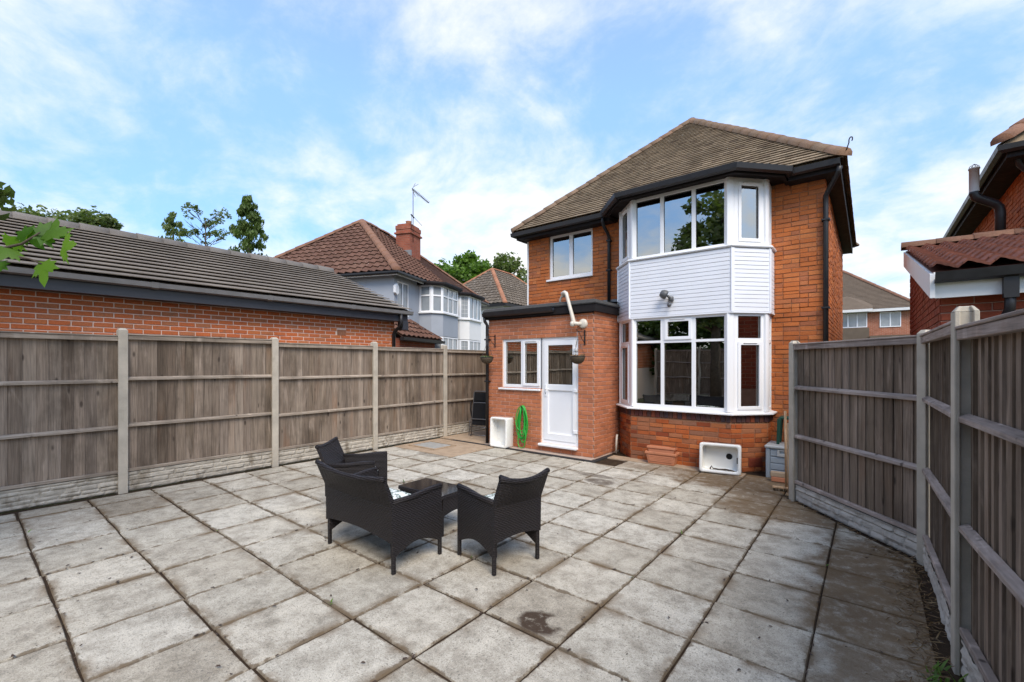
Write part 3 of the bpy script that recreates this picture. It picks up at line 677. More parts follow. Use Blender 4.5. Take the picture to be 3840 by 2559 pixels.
# --- bay
BP = [(-3.76, 8.4), (-3.76, 8.05), (-3.33, 7.58), (-1.68, 7.58), (-1.25, 8.05), (-1.25, 8.4)]
facets = list(zip(BP, BP[1:]))
mb = MB()
for P, Q in facets:
    Mf, Lf = wallM(P, Q); mb.M = Mf; mb.quad((0,0.0,-0.02),(Lf,0.0,-0.02),(Lf,0.0,0.90),(0,0.0,0.90)); mb.quad((0,0.10,0),(Lf,0.10,0),(Lf,0.10,0.90),(0,0.10,0.90))
bayw = mb.build('bay_wall', M_['mortar_house'], house)
for i, (P, Q) in enumerate(facets):
    Mf, Lf = wallM(P, Q)
    hl_ = [(0.30, 0.10, 0.62, 0.225)] if i == 2 else []
    HB += brick_list(Mf, Lf, 0.0, 0.76, hl_ if False else [], b_bay, bayw, M_['brick_bay'], 0.215, 0.066, 0.009, 0.7, start=0.05 * i, flem=True)
    n = max(2, round(Lf / 0.075))
    for k in range(n):   # soldier course under the sill
        Mt = Mf @ Matrix.Translation(((k + 0.5) * Lf / n, -0.004, 0.825)) @ Matrix.Diagonal((Lf / n - 0.010, 0.03, 0.112, 1)); HB.append((b_blue, Mt, bayw, M_['brick_blue']))
mb = MB(); Mf, Lf = wallM(*facets[3])
mb.M = Mf; mb.box(0.30, -0.016, 0.07, 0.53, -0.008, 0.21)
for k in range(7): mb.box(0.315, -0.020, 0.082 + k * 0.017, 0.515, -0.014, 0.091 + k * 0.017)
mb.build('air_brick', M_['brick_dark'], house)
# glazing of the bay
Z0, H0, Z1, H1 = 0.93, 1.565, 3.56, 1.05
def bay_floor(zb, hh, upper):
    for i, (P, Q) in enumerate(facets):
        Mf, L = wallM(P, Q, zb)
        if i == 2:
            if upper: window(Mf, L, hh, [(0.086,0.03,0.527,hh-0.05),(0.589,0.03,1.051,hh-0.05),(1.115,0.03,1.552,hh-0.05)], house, M_['glass'])
            else: window(Mf, L, hh, [(0.085,0.06,0.536,1.119),(0.594,0.06,1.053,1.119),(1.115,0.06,1.558,1.119),(0.085,1.162,0.536,1.516),(0.655,1.215,1.01,1.475),(1.115,1.162,1.558,1.516)], house, M_['glass'], sash=(4,), vents=((0.70, 0.95, 1.515),))
        elif i in (1, 3):
            if upper: window(Mf, L, hh, [(0.165,0.10,L-0.165,hh-0.12)], house, M_['glass'], sash=(0,), vents=((0.2, L - 0.2, hh - 0.085),))
            else: window(Mf, L, hh, [(0.155,0.09,L-0.155,1.06),(0.12,1.165,L-0.12,1.516)], house, M_['glass'], sash=(0,), vents=((0.2, L - 0.2, 1.09),))
        else:
            if upper: window(Mf, L, hh, [(0.06,0.05,L-0.05,hh-0.06)], house, M_['glass'])
            else: window(Mf, L, hh, [(0.06,0.06,L-0.05,1.10),(0.06,1.16,L-0.05,1.51)], house, M_['glass'])
    for x, y in BP[1:-1]:
        d = (Vector((x, y)) - Vector((-2.505, 8.35))).normalized(); mb = MB()
        mb.M = Matrix.Translation((x - d.x * 0.03, y - d.y * 0.03, 0)) @ Matrix.Rotation(math.atan2(d.y, d.x), 4, 'Z'); mb.prism([(-0.05,-0.066),(0.028,-0.066),(0.042,-0.03),(0.042,0.03),(0.028,0.066),(-0.05,0.066)], zb + 0.001, zb + hh - 0.001); mb.build('corner_post', M_['upvc'], house, bevel=0.004)
bay_floor(Z0, H0, False); bay_floor(Z1, H1, True)
mb = MB(); mb.sweep(BP, [(-0.09, 0.90), (0.075, 0.888), (0.085, 0.895), (0.085, 0.912), (0.0, 0.929), (-0.09, 0.929)]); mb.build('bay_sill', M_['upvc'], house)
mb = MB(); mb.sweep(BP, [(-0.09, 3.515), (0.065, 3.515), (0.075, 3.53), (0.07, 3.548), (0.0, 3.559), (-0.09, 3.559)]); mb.build('bay_sill', M_['upvc'], house)
# cladding
mb = MB(); mb.sweep(BP, [(-0.06, 2.497), (0.018, 2.497), (0.018, 3.514), (-0.06, 3.514)]); clad = mb.build('cladding', M_['clad'], house)
nb = 15; bh_ = (3.50 - 2.515) / nb
for P, Q in facets:
    Mf, L = wallM(P, Q)
    mb = MB(); mb.add([(0.0,-0.020,0),(1,-0.020,0),(1,-0.041,0.002),(0,-0.041,0.002),(0,-0.041,0.056),(1,-0.041,0.056),(0,-0.033,0.0605),(1,-0.033,0.0605),(0,-0.020,0.0605),(1,-0.020,0.0605)], [(0,1,2,3),(3,2,5,4),(4,5,7,6),(6,7,9,8),(0,3,4,6,8),(1,9,7,5,2)])
    bm_ = mb.mesh('cladding_board'); bm_.materials.append(M_['clad'])
    for k in range(nb):
        o = bpy.data.objects.new('cladding_board', bm_); col.objects.link(o); o.parent = clad
        o.matrix_basis = Mf @ Matrix.Translation((0.01, random.uniform(-0.0008, 0.0008), 2.516 + k * bh_)) @ Matrix.Diagonal((L - 0.02, 1, bh_ / 0.0640, 1))
for x, y in BP[1:-1]:
    d = (Vector((x, y)) - Vector((-2.505, 8.35))).normalized(); a = math.atan2(d.y, d.x)
    mb = MB(Matrix.Translation((x + d.x * 0.034, y + d.y * 0.034, 0)) @ Matrix.Rotation(a, 4, 'Z')); mb.box(-0.03, -0.03, 2.50, 0.016, 0.03, 3.512); mb.build('corner_trim', M_['clad'], house, bevel=0.006)
mb = MB(); mb.sweep(BP, [(0.0, 2.487), (0.048, 2.487), (0.048, 2.513), (0.02, 2.513), (0.02, 2.496), (0, 2.496)]); mb.build('drip_trim', M_['clad'], house)
# bay roof, fascia and gutter
def offset_poly(path, o):
    P = [Vector(p) for p in path]; r = []
    for i in range(len(P)):
        ds = []
        if i > 0: ds.append((P[i] - P[i-1]).normalized())
        if i < len(P) - 1: ds.append((P[i+1] - P[i]).normalized())
        ns = [Vector((d.y, -d.x)) for d in ds]; n = sum(ns, Vector((0, 0))).normalized(); f = 1 / n.dot(ns[0]); r.append((P[i].x + n.x * o * f, P[i].y + n.y * o * f))
    return r
mb = MB(); pp = offset_poly(BP, 0.235); mb.prism(pp, 4.612, 4.625); mb.build('bay_soffit', M_['soffit'], house)
mb = MB(); mb.sweep(BP, [(0.20, 4.565), (0.245, 4.565), (0.245, 4.70), (0.20, 4.70)]); mb.build('bay_fascia', M_['soffit'], house)
mb = MB(); mb.sweep(BP, [(0.247, 4.60), (0.30, 4.583), (0.345, 4.605), (0.355, 4.685), (0.343, 4.685), (0.33, 4.62), (0.262, 4.62), (0.25, 4.685)]); mb.build('bay_gutter', M_['black'], house)
pp2 = offset_poly(BP, 0.27); mb = MB(); mb.prism(pp2, 4.701, 4.725); n0 = len(mb.v); mb.build('bay_roof', M_['felt'], house, bevel=0.006)

# --- main roof
EZ, EY, EX0, EX1, EYB = 4.705, 8.05, -6.40, -0.285, 14.55
APX, APY, APZ = -3.3425, 11.1, 7.51; APY2 = 11.55
mb = MB()
mb.quad((EX0,EY,EZ),(EX1,EY,EZ),(APX,APY,APZ)); mb.quad((EX1,EY,EZ),(EX1,EYB,EZ),(APX,APY2,APZ),(APX,APY,APZ)); mb.quad((EX1,EYB,EZ),(EX0,EYB,EZ),(APX,APY2,APZ)); mb.quad((EX0,EYB,EZ),(EX0,EY,EZ),(APX,APY,APZ),(APX,APY2,APZ))
mb.v = [v - Vector((0, 0, 0.012)) for v in mb.v]
roof = mb.build('roof', M_['tile_house'], house, fix=False)
t_house = with_mat(T_PLAIN, M_['tile_house']); r_house = with_mat(RIDGE, M_['ridge_house'])
S1 = math.hypot(APY - EY, APZ - EZ); W1 = EX1 - EX0
HT = tile_face(ID, (EX0, EY - 0.02, EZ), (1,0,0), (0, APY - EY, APZ - EZ), [(0,0),(W1,0),(W1/2,S1)], 0.165, 0.1, 0.030, t_house, M_['tile_house'], roof, jit=1.0)
S2 = math.hypot(APX - EX1, APZ - EZ); LY = EYB - EY
HT2 = tile_face(ID, (EX1 + 0.03, EY, EZ), (0,1,0), (APX - EX1, 0, APZ - EZ), [(0,0),(LY,0),(APY2-EY,S2),(APY-EY,S2)], 0.165, 0.1, 0.013, t_house, M_['tile_house'], roof)
emit(HT, 'roof_tile', 300); emit(HT2, 'side_roof_tile', 0)
HRD = []
for P, Q in (((EX1, EY, EZ + 0.01), (APX, APY, APZ)), ((EX0, EY, EZ + 0.01), (APX, APY, APZ)), ((APX, APY, APZ), (APX, APY2, APZ)), ((EX1, EYB, EZ), (APX, APY2, APZ)), ((EX0, EYB, EZ), (APX, APY2, APZ))):
    HRD += ridge_line(ID, P, Q, 0.30, 0.24, 0.10, r_house, roof, M_['ridge_house'])
emit(HRD, 'ridge_tile')
def curl(x, y, z, dx, dy):
    mb = MB(); pts = [(x, y, z), (x + dx * 0.05, y + dy * 0.05, z + 0.02), (x + dx * 0.09, y + dy * 0.09, z + 0.10)]
    for k in range(8):
        a = math.pi * 1.3 * k / 7; pts.append((x + dx * (0.09 + 0.03 * (1 - math.cos(a))), y + dy * (0.09 + 0.03 * (1 - math.cos(a))), z + 0.13 + 0.035 * math.sin(a)))
    mb.tube(pts, 0.008, 6); return mb
curl(EX1, EY, EZ + 0.05, 0.7, -0.7).build('hip_iron', M_['iron'], house)
# fascia, soffit, gutters
gut = [(0.0, 4.61), (0.05, 4.590), (0.095, 4.61), (0.105, 4.69), (0.092, 4.69), (0.08, 4.625), (0.02, 4.625), (0.005, 4.69)]
fas = [(-0.03, 4.535), (0, 4.535), (0, 4.70), (-0.03, 4.70)]
FX0, FX1, FY0, FYB = -6.36, -0.325, 8.12, 14.5
for path in ([(FX0, FYB), (FX0, FY0), (-4.02, FY0)], [(-0.98, FY0), (FX1, FY0), (FX1, FYB)]):
    mb = MB(); mb.sweep(path, fas); mb.build('fascia', M_['soffit'], house)
    mb = MB(); mb.sweep(path if path[0][0] < -5 else path[:2] , gut); mb.build('gutter', M_['black'], house)
for bx in ((FX0 + 0.03, FY0 + 0.03, HX0 - 0.002, FYB), (HX1 + 0.002, FY0 + 0.03, FX1 - 0.031, FYB), (HX0, FY0 + 0.03, -4.0, YW - 0.014), (-1.0, FY0 + 0.03, HX1, YW - 0.014)):
    mb = MB(); mb.box(bx[0], bx[1], 4.545, bx[2], bx[3], 4.556); mb.build('soffit', M_['soffit'], house)
def pipe(name, pts, r, mat, parent, clips=(), n=10):
    mb = MB(); mb.tube(pts, r, n); o = mb.build(name, mat, parent)
    if clips:
        mc = MB()
        for (x, y, z) in clips: mc.box(x - r * 1.5, y - r * 1.3, z - 0.015, x + r * 1.5, y + r * 1.9, z + 0.015)
        mc.build('pipe_clip', mat, o, bevel=0.004)
    return o
pipe('downpipe', [(-4.14, 8.07, 4.60), (-4.14, 8.07, 4.52), (-4.14, 8.12, 4.44), (-4.14, 8.28, 4.34), (-4.14, 8.345, 4.27), (-4.14, 8.345, 4.10), (-4.14, 8.345, 2.97)], 0.034, M_['black'], house, [(-4.14, 8.345, 4.2), (-4.14, 8.345, 3.6)])
pipe('downpipe', [(-0.33, 8.07, 4.58), (-0.35, 8.09, 4.50), (-0.47, 8.28, 4.34), (-0.515, 8.345, 4.27), (-0.515, 8.345, 4.10), (-0.515, 8.345, 0.05)], 0.036, M_['black'], house, [(-0.515, 8.345, 3.9), (-0.515, 8.345, 2.55), (-0.515, 8.345, 1.2)])
# pale verge strip on the left gable corner
mb = MB(); mb.box(HX0 - 0.045, YW - 0.01, 2.9, HX0 - 0.004, YW + 0.06, 4.54); mb.build('render_edge', M_['render_white'], house)

# --- kitchen extension
EXL, EXR = -6.30, -3.815
Me, Le = wallM((EXL, YE), (EXR, YE)); ex_ = lambda x: x - EXL
WK = (-5.925, 1.20, -4.95, 2.19); DK = (-4.95, 0.165, -4.135, 2.19)
eh = [(ex_(WK[0]), WK[1], ex_(WK[2]), WK[3]), (ex_(DK[0]), DK[1], ex_(DK[2]), DK[3])]
mb = MB(Me); mb.holed(0, Le, -0.03, 2.68, eh, 0.0, 0.10, outer=False)
Msd, Lsd = wallM((EXR, YE), (EXR, YW)); mb.M = Msd; mb.quad((0,0,-0.03),(Lsd,0,-0.03),(Lsd,0,2.68),(0,0,2.68))
Msl, Lsl = wallM((EXL, YW), (EXL, YE)); mb.M = Msl; mb.quad((0,0,-0.03),(Lsl,0,-0.03),(Lsl,0,2.68),(0,0,2.68))
ewall = mb.build('kitchen_wall', M_['mortar_ext'], house)
EB = brick_list(Me, Le, 0.02, 2.66, eh, b_ext, ewall, M_['brick_ext'], 0.215, 0.065, 0.010)
EB += brick_list(Msd, Lsd, 0.02, 2.66, [], b_ext, ewall, M_['brick_ext'], 0.215, 0.065, 0.010, start=0.1)
EB += brick_list(Msl, Lsl, 0.02, 2.66, [], b_ext, ewall, M_['brick_ext'], 0.215, 0.065, 0.010)
emit(EB + HB, 'brick', 300)
# window and door
Mk = Matrix.Translation((WK[0], YE, WK[1])); w, h = WK[2] - WK[0], WK[3] - WK[1]
window(Mk, w, h, [(0.06, 0.075, 0.46, h - 0.05), (0.56, 0.10, 0.87, h - 0.09)], house, M_['glass'], y=0.025, sash=(1,), vents=((0.58, 0.85, h - 0.055),))
mb = MB(Mk); mb.box(-0.08, -0.055, -0.04, w - 0.01, 0.08, -0.003); mb.build('window_sill', M_['upvc'], house, bevel=0.008)
w, h = DK[2] - DK[0], DK[3] - DK[1]; Md = Matrix.Translation((DK[0], YE, DK[1]))
mb = MB(Md); mb.holed(0, w, 0, h, [(0.055, 0.07, w - 0.055, h - 0.05)], 0.025, 0.10); mb.build('door_frame', M_['upvc'], house, bevel=0.004)
mb = MB(Md); mb.holed(0.058, w - 0.058, 0.073, h - 0.053, [(0.145, 1.135, w - 0.13, 1.875), (0.145, 0.20, w - 0.13, 1.02)], 0.012, 0.07); door = mb.build('door', M_['upvc'], house, bevel=0.005)
mb = MB(Md); mb.box(0.145, 0.04, 0.20, w - 0.13, 0.055, 1.02); mb.build('door_panel', M_['upvc'], door)
mb = MB(Md); mb.box(0.145, 0.034, 1.135, w - 0.13, 0.048, 1.875); mb.build('pane', M_['glass'], door)
mb = MB(Md); mb.holed(0.143, w - 0.128, 1.133, 1.877, [(0.152, 1.142, w - 0.137, 1.868)], 0.026, 0.032); mb.build('gasket', M_['seal'], door)
mb = MB(Md); mb.box(0.085, -0.002, 0.90, 0.118, 0.013, 1.13); mb.tube([(0.10, -0.01, 1.05), (0.10, -0.04, 1.05), (0.12, -0.045, 1.05), (0.20, -0.045, 1.05)], 0.009, 8); mb.build('door_handle', M_['upvc'], door, bevel=0.003)
mb = MB(Md); mb.box(0.096, -0.004, 0.945, 0.106, -0.001, 0.975); mb.build('keyhole', M_['seal'], door)
for z in (0.24, 1.0, 1.76):
    mb = MB(Md); mb.box(w - 0.10, -0.006, z, w - 0.02, 0.024, z + 0.06); mb.build('hinge', M_['upvc'], door, bevel=0.005)
mb = MB(Md); mb.box(-0.03, -0.09, -0.045, w + 0.005, 0.10, -0.002); mb.build('door_sill', M_['upvc'], house, bevel=0.008)
# flat roof of the kitchen
mb = MB(); fp = [(EXL - 0.05, YW), (EXL - 0.05, YE - 0.06), (EXR + 0.05, YE - 0.06), (EXR + 0.05, YW - 0.02)]
mb.sweep(fp, [(-0.03, 2.62), (0.02, 2.62), (0.02, 2.78), (-0.03, 2.78)]); mb.build('kitchen_fascia', M_['soffit'], house)
mb = MB(); mb.sweep(fp, [(-0.10, 2.765), (-0.02, 2.785), (0.035, 2.755), (0.045, 2.775), (0.02, 2.825), (-0.03, 2.845), (-0.10, 2.81)]); mb.build('felt_kerb', M_['felt'], house)
mb = MB(); mb.quad((EXL-0.04,YE-0.05,2.79),(EXR+0.04,YE-0.05,2.79),(EXR+0.04,YW,2.93),(EXL-0.04,YW,2.93)); mb.build('kitchen_roof', M_['felt'], house)
mb = MB(); mb.box(HX0, YW - 0.03, 2.93, -3.80, YW - 0.012, 3.0); mb.build('flashing', M_['lead'], house)
mb = MB(); mb.sweep([(EXL - 0.05, YE - 0.08), (-4.6, YE - 0.08)], [(0.0, 2.68), (0.05, 2.655), (0.09, 2.68), (0.10, 2.745), (0.085, 2.745), (0.07, 2.69), (0.02, 2.69), (0.005, 2.745)]); mb.build('kitchen_gutter', M_['black'], house)
mb = MB(); mb.box(EXL - 0.0, YE - 0.02, 2.60, EXR, YE - 0.0145, 2.625); mb.build('kitchen_soffit', M_['soffit'], house)
pipe('downpipe', [(EXL - 0.03, YE - 0.12, 2.66), (EXL - 0.03, YE - 0.10, 2.58), (EXL + 0.0, YE - 0.06, 2.5), (EXL + 0.0, YE - 0.06, 0.02)], 0.034, M_['black'], house, [(EXL + 0.0, YE - 0.06, 2.2), (EXL + 0.0, YE - 0.06, 1.32)])
# waste pipe over the roof edge and wall flue
mb = MB(); Y0 = YE - 0.13
mb.tube([(-4.03, YE, 2.415), (-4.10, Y0 + 0.03, 2.412), (-4.14, Y0, 2.42), (-4.155, Y0, 2.46), (-4.20, Y0, 2.62), (-4.285, Y0, 2.90), (-4.31, Y0 + 0.01, 2.975), (-4.36, Y0 + 0.03, 3.0), (-4.42, Y0 + 0.06, 2.99), (-4.44, Y0 + 0.15, 2.965)], [0.034, 0.036, 0.04, 0.04, 0.033, 0.031, 0.033, 0.036, 0.038, 0.036], 12)
mb.tube([(-4.41, Y0 + 0.06, 2.965), (-4.48, Y0 + 0.10, 2.93), (-4.52, Y0 + 0.12, 2.87), (-4.52, Y0 + 0.14, 2.80)], 0.018, 8)
wp = mb.build('waste_pipe', M_['cream'], house)
mb = MB(Matrix.Translation((-4.02, YE - 0.005, 2.415)) @ Matrix.Rotation(R(90), 4, 'X')); mb.lathe([(0.001, 0.05), (0.06, 0.05), (0.085, 0.03), (0.088, 0.0)], n=20); mb.build('flue_collar', M_['cream'], wp)
mb = MB(Matrix.Translation((-4.165, Y0 - 0.01, 2.412)) @ Matrix.Rotation(R(-90), 4, 'Y')); mb.lathe([(0.001, 0.03), (0.048, 0.03), (0.052, 0.0), (0.048, -0.03), (0.001, -0.03)], n=16); mb.build('pipe_cap', M_['cream'], wp)
pipe('drain_pipe', [(-3.74, 7.86, 0.34), (-3.70, 7.80, 0.345), (-3.69, 7.76, 0.33), (-3.69, 7.75, 0.29), (-3.70, 7.74, 0.02)], 0.02, M_['cream'], house)
# --- rooms behind the glass
mb = MB()
def room(x0, y0, z0, x1, y1, z1):
    mb.quad((x0,y1,z0),(x1,y1,z0),(x1,y1,z1),(x0,y1,z1)); mb.quad((x0,y0,z0),(x0,y1,z0),(x0,y1,z1),(x0,y0,z1)); mb.quad((x1,y0,z0),(x1,y1,z0),(x1,y1,z1),(x1,y0,z1)); mb.quad((x0,y0,z1),(x1,y0,z1),(x1,y1,z1),(x0,y1,z1))
room(-4.0, 8.52, 0.05, -0.65, 12.0, 2.45); room(-4.0, 8.52, 2.6, -0.65, 12.0, 4.6); room(-6.15, 8.52, 2.6, -4.1, 10.5, 4.6); room(-6.25, 7.21, 0.05, -3.88, 8.38, 2.55)
mb.prism(offset_poly(BP, -0.11), 2.45, 2.46); mb.quad((-4.0,8.52,2.45),(-4.0,8.38,2.45),(-0.65,8.38,2.45),(-0.65,8.52,2.45)); mb.build('room_wall', M_['room'], house, fix=False)
mb = MB(); mb.box(-4.0, 8.42, 0.03, -0.65, 12.0, 0.05); mb.box(-6.25, 7.21, 0.03, -3.88, 8.38, 0.05); mb.box(-4.0, 8.4, 2.57, -0.65, 12.0, 2.6); mb.box(-6.15, 8.52, 2.57, -4.1, 10.5, 2.6); mb.build('room_floor', M_['room_floor'], house)
def curtain(x0, x1, y, z0, z1, folds, yaw=0):
    mb = MB(Matrix.Translation((x0, y, 0)) @ Matrix.Rotation(yaw, 4, 'Z')); n = folds * 8; vs = []
    for i in range(n + 1):
        x = (x1 - x0) * i / n; yy = 0.03 * math.sin(i / 8 * 2 * math.pi); vs += [(x, yy, z0), (x, yy * 0.7, z1)]
    mb.add(vs, [(2*i, 2*i+2, 2*i+3, 2*i+1) for i in range(n)], True); mb.build('curtain', M_['curtain'], house, fix=False)
curtain(-3.20, -2.88, 7.86, 0.95, 2.42, 5); curtain(-1.95, -1.80, 7.92, 0.95, 2.42, 3); curtain(-3.15, -3.0, 7.9, 3.6, 4.55, 3)
# --- security light on the cladding
fl = empty('security_light', (-2.62, 7.52, 2.8), label='grey security floodlight with round motion sensor fixed to the white cladding', cat='security light')
mb = MB(Matrix.Translation((-2.66, 7.43, 2.845)) @ Matrix.Rotation(R(-62), 4, 'Y') @ Matrix.Rotation(R(20), 4, 'X')); mb.lathe([(0.001,0.09),(0.045,0.085),(0.07,0.05),(0.078,0.0),(0.07,-0.03),(0.062,-0.03)], n=20); mb.build('lamp_head', M_['lamp_grey'], fl)
mb = MB(Matrix.Translation((-2.66, 7.43, 2.845)) @ Matrix.Rotation(R(-62), 4, 'Y') @ Matrix.Rotation(R(20), 4, 'X')); mb.lathe([(0.0,-0.02),(0.064,-0.02)], n=20); mb.build('lens', M_['glass_far'], fl)
mb = MB(); mb.tube([(-2.63, 7.44, 2.83), (-2.60, 7.47, 2.80), (-2.59, 7.53, 2.78)], 0.022, 8); mb.lathe([(0.001,0.045),(0.04,0.04),(0.045,0),(0.04,-0.04),(0.001,-0.045)], (-2.59, 7.505, 2.775)); mb.build('bracket', M_['lamp_grey'], fl)
mb = MB(); mb.tube([(-2.59, 7.49, 2.75), (-2.60, 7.46, 2.70)], 0.014, 8); mb.lathe([(0.001,0.036),(0.026,0.026),(0.036,0),(0.026,-0.028),(0.001,-0.038)], (-2.60, 7.45, 2.675)); mb.build('sensor', M_['lamp_grey'], fl)

# ================================================================ FENCES
def h_post(name, x, y, yaw, ht, mat, parent, w=0.10, d=0.125):
    """concrete post with panel slots, low pyramid top"""
    s_ = 0.026
    poly = [(-w/2,-d/2),(w/2,-d/2),(w/2,-s_),(w/2-0.022,-s_),(w/2-0.022,s_),(w/2,s_),(w/2,d/2),(-w/2,d/2),(-w/2,s_),(-w/2+0.022,s_),(-w/2+0.022,-s_),(-w/2,-s_)]
    mb = MB(Matrix.Translation((x, y, 0)) @ Matrix.Rotation(yaw, 4, 'Z')); n = len(poly)
    mb.prism(poly, -0.05, ht - 0.03)
    mb.add([(px, py, ht - 0.0301) for px, py in poly] + [(px * 0.55, py * 0.6, ht) for px, py in poly], [(i, (i+1) % n, n + (i+1) % n, n + i) for i in range(n)] + [tuple(range(n, 2*n))])
    return mb.build(name, mat, parent, bevel=0.004)
def rock_board(M, L, h, mat, parent, seed):
    """rock-faced concrete gravel board: coursed stone relief on the side of -y"""
    rnd = random.Random(seed); nx, nz = int(L / 0.022), max(8, int(h / 0.016)); rows = [0.0]
    while rows[-1] < h: rows.append(rows[-1] + rnd.uniform(0.045, 0.075))
    cuts = []
    for _ in rows:
        c = [0.0]
        while c[-1] < L: c.append(c[-1] + rnd.uniform(0.10, 0.32))
        cuts.append([(a, b, rnd.uniform(0.008, 0.020), rnd.uniform(-0.25, 0.25), rnd.uniform(-0.3, 0.3)) for a, b in zip(c, c[1:])])
    from mathutils import noise as mn
    vs = []
    for k in range(nz + 1):
        z = h * k / nz; r = max(i for i in range(len(rows)) if rows[i] <= z + 1e-9); r = min(r, len(cuts) - 1)
        zb, zt = rows[r], rows[r + 1] if r + 1 < len(rows) else h
        for i in range(nx + 1):
            x = L * i / nx; dd = 0.0
            for a, b, dep, t1, t2 in cuts[r]:
                if a <= x <= b:
                    e = min(x - a, b - x, z - zb, zt - z); e = max(0.0, min(1.0, e / 0.014))
                    dd = dep * e * (1 + t1 * ((x - a) / (b - a) * 2 - 1) + t2 * ((z - zb) / max(1e-3, zt - zb) * 2 - 1)); break
            dd += 0.006 * mn.noise(Vector((x * 18 + seed * 9, z * 30, seed))) * (1 if dd > 0.004 else 0.2)
            vs.append((x, -0.012 - dd, z))
    W = nx + 1
    fs = [(k*W+i, k*W+i+1, (k+1)*W+i+1, (k+1)*W+i) for k in range(nz) for i in range(nx)]
    mb = MB(M); mb.add(vs, fs, False); mb.box(0, -0.012, 0.0, L, 0.025, h); mb.box(0, -0.02, h - 0.012, L, 0.02, h + 0.001)
    return mb.build('gravel_board', mat, parent, fix=False)
def unit_board(seed):
    rnd = random.Random(seed); mb = MB(); n = 4
    mb.add([(-0.5,-0.25,0),(0.5,-0.5,0),(0.5,0.5,0),(-0.5,0.5,0),(-0.5,-0.25,1),(0.5,-0.5,1),(0.5,0.5,1),(-0.5,0.5,1)], [(3,2,1,0),(4,5,6,7),(0,1,5,4),(1,2,6,5),(2,3,7,6),(3,0,4,7)])
    return mb.mesh('board')
UB = unit_board(1)
def panel(fence, M, L, z0, z1, rails, bmat, rmat, bw=0.118, thick=0.013, proud=0.006, cap=True, seed=0):
    """closeboard panel: rails and capping towards -y, feather-edge boards behind"""
    rnd = random.Random(seed)
    ub = UB.copy(); ub.materials.append(bmat)
    mb = MB(M); mb.box(0.0, -0.03, rails[0] - 0.02, L, 0.008, rails[0] + 0.02); pf = mb.build('fence_panel', rmat, fence, bevel=0.004)
    for z in rails[1:]:
        m2 = MB(M @ Matrix.Translation((0, 0, z)) @ Matrix.Rotation(rnd.uniform(-0.004, 0.004), 4, 'Y')); m2.add([(0,0.008,-0.024),(0,-0.034,-0.022),(0,-0.034,0.006),(0,0.008,0.028),(L,0.008,-0.024),(L,-0.034,-0.022),(L,-0.034,0.006),(L,0.008,0.028)], [(0,1,2,3),(7,6,5,4),(0,4,5,1),(1,5,6,2),(2,6,7,3),(3,7,4,0)]); m2.build('rail', rmat, pf, bevel=0.003)
    if cap:
        m2 = MB(M); m2.box(0.0, -0.042, z1 - 0.058, L, 0.006, z1 - 0.002); m2.box(-0.0, -0.05, z1 + 0.0, L, 0.045, z1 + 0.018); m2.build('capping', rmat, pf, bevel=0.004)
    n = round(L / (bw - 0.012)); step = L / n
    for i in range(n):
        o = bpy.data.objects.new('board', ub); col.objects.link(o); o.parent = pf
        o.matrix_basis = M @ Matrix.Translation(((i + 0.5) * step, 0.017 + proud * 0.35 + rnd.uniform(-0.002, 0.002), z0 + rnd.uniform(-0.004, 0.004))) @ Matrix.Rotation(rnd.uniform(-0.006, 0.006), 4, 'Y') @ Matrix.Rotation(-0.05 + rnd.uniform(-0.035, 0.035), 4, 'Z') @ Matrix.Diagonal((step + 0.014, thick + proud, z1 - z0 - 0.004, 1))
    return pf

FXL = -7.72
lf = empty('timber_fence', (FXL, 3.3, 0), label='long weathered brown timber fence with pale concrete posts along the garage wall', cat='fence', group='timber fences around the yard')
PY = [-2.45, -0.53, 1.39, 3.32, 5.24, 7.12, 9.04]
for y in PY: h_post('post', FXL, y, R(90), 2.13 + (0.035 if y in (1.39,) else 0.0), M_['post'], lf)
for i, (a, b) in enumerate(zip(PY, PY[1:])):
    dz = (0.03, 0.02, 0.045, 0.0, -0.012, -0.02)[i]
    Mp, L = wallM((FXL, b - 0.04), (FXL, a + 0.04))      # outside (right of the direction -y) faces -x ...
    Mp = Matrix.Translation((FXL, a + 0.04, 0)) @ Matrix.Rotation(R(90), 4, 'Z'); L = b - a - 0.08   # ... so run +y: right side faces +x, the yard
    rock_board(Mp, L, 0.235 + dz * 0.3, M_['gravel_board'], lf, i + 3)
    panel(lf, Mp, L, 0.245 + dz * 0.3, 2.03 + dz, [0.265 + dz * 0.3, 0.83 + dz, 1.45 + dz, ], M_['board'], M_['rail'], seed=i)
rf = empty('timber_fence', (0.0, 5.8, 0), label='darker weathered timber fence with purple grey rails running round the right side', cat='fence', group='timber fences around the yard')
RP = [(-0.722, 6.544), (0.384, 5.169), (0.415, 3.49), (0.561, 1.63), (0.60, -0.3), (0.62, -2.2)]
angs = [math.atan2(b[1] - a[1], b[0] - a[0]) for a, b in zip(RP, RP[1:])]
for i, (x, y) in enumerate(RP):
    yw = angs[0] if i == 0 else (angs[i-1] if i == len(RP) - 1 else angs[min(i, len(angs)-1)])
    if i == 1: yw = angs[0]
    h_post('post', x, y, yw, (1.98, 1.985, 2.015, 2.01, 2.01, 2.01)[i], M_['post'], rf, 0.085, 0.10)
for i, (a, b) in enumerate(zip(RP, RP[1:])):
    d = (Vector(b) - Vector(a)).normalized(); A = Vector(a) + d * 0.04; B = Vector(b) - d * 0.04
    # the yard lies on the right hand when walking from the house towards the camera
    Mp, L = wallM((A.x, A.y), (B.x, B.y)); 
    rock_board(Mp, L, 0.20, M_['gravel_board_grey'], rf, 40 + i)
    panel(rf, Mp, L, 0.21, 1.925 if i < 2 else 1.885, [0.235, 0.80, 1.40], M_['board_dark'], M_['rail_dark'], proud=0.016 if i else 0.008, thick=0.014, seed=20 + i)
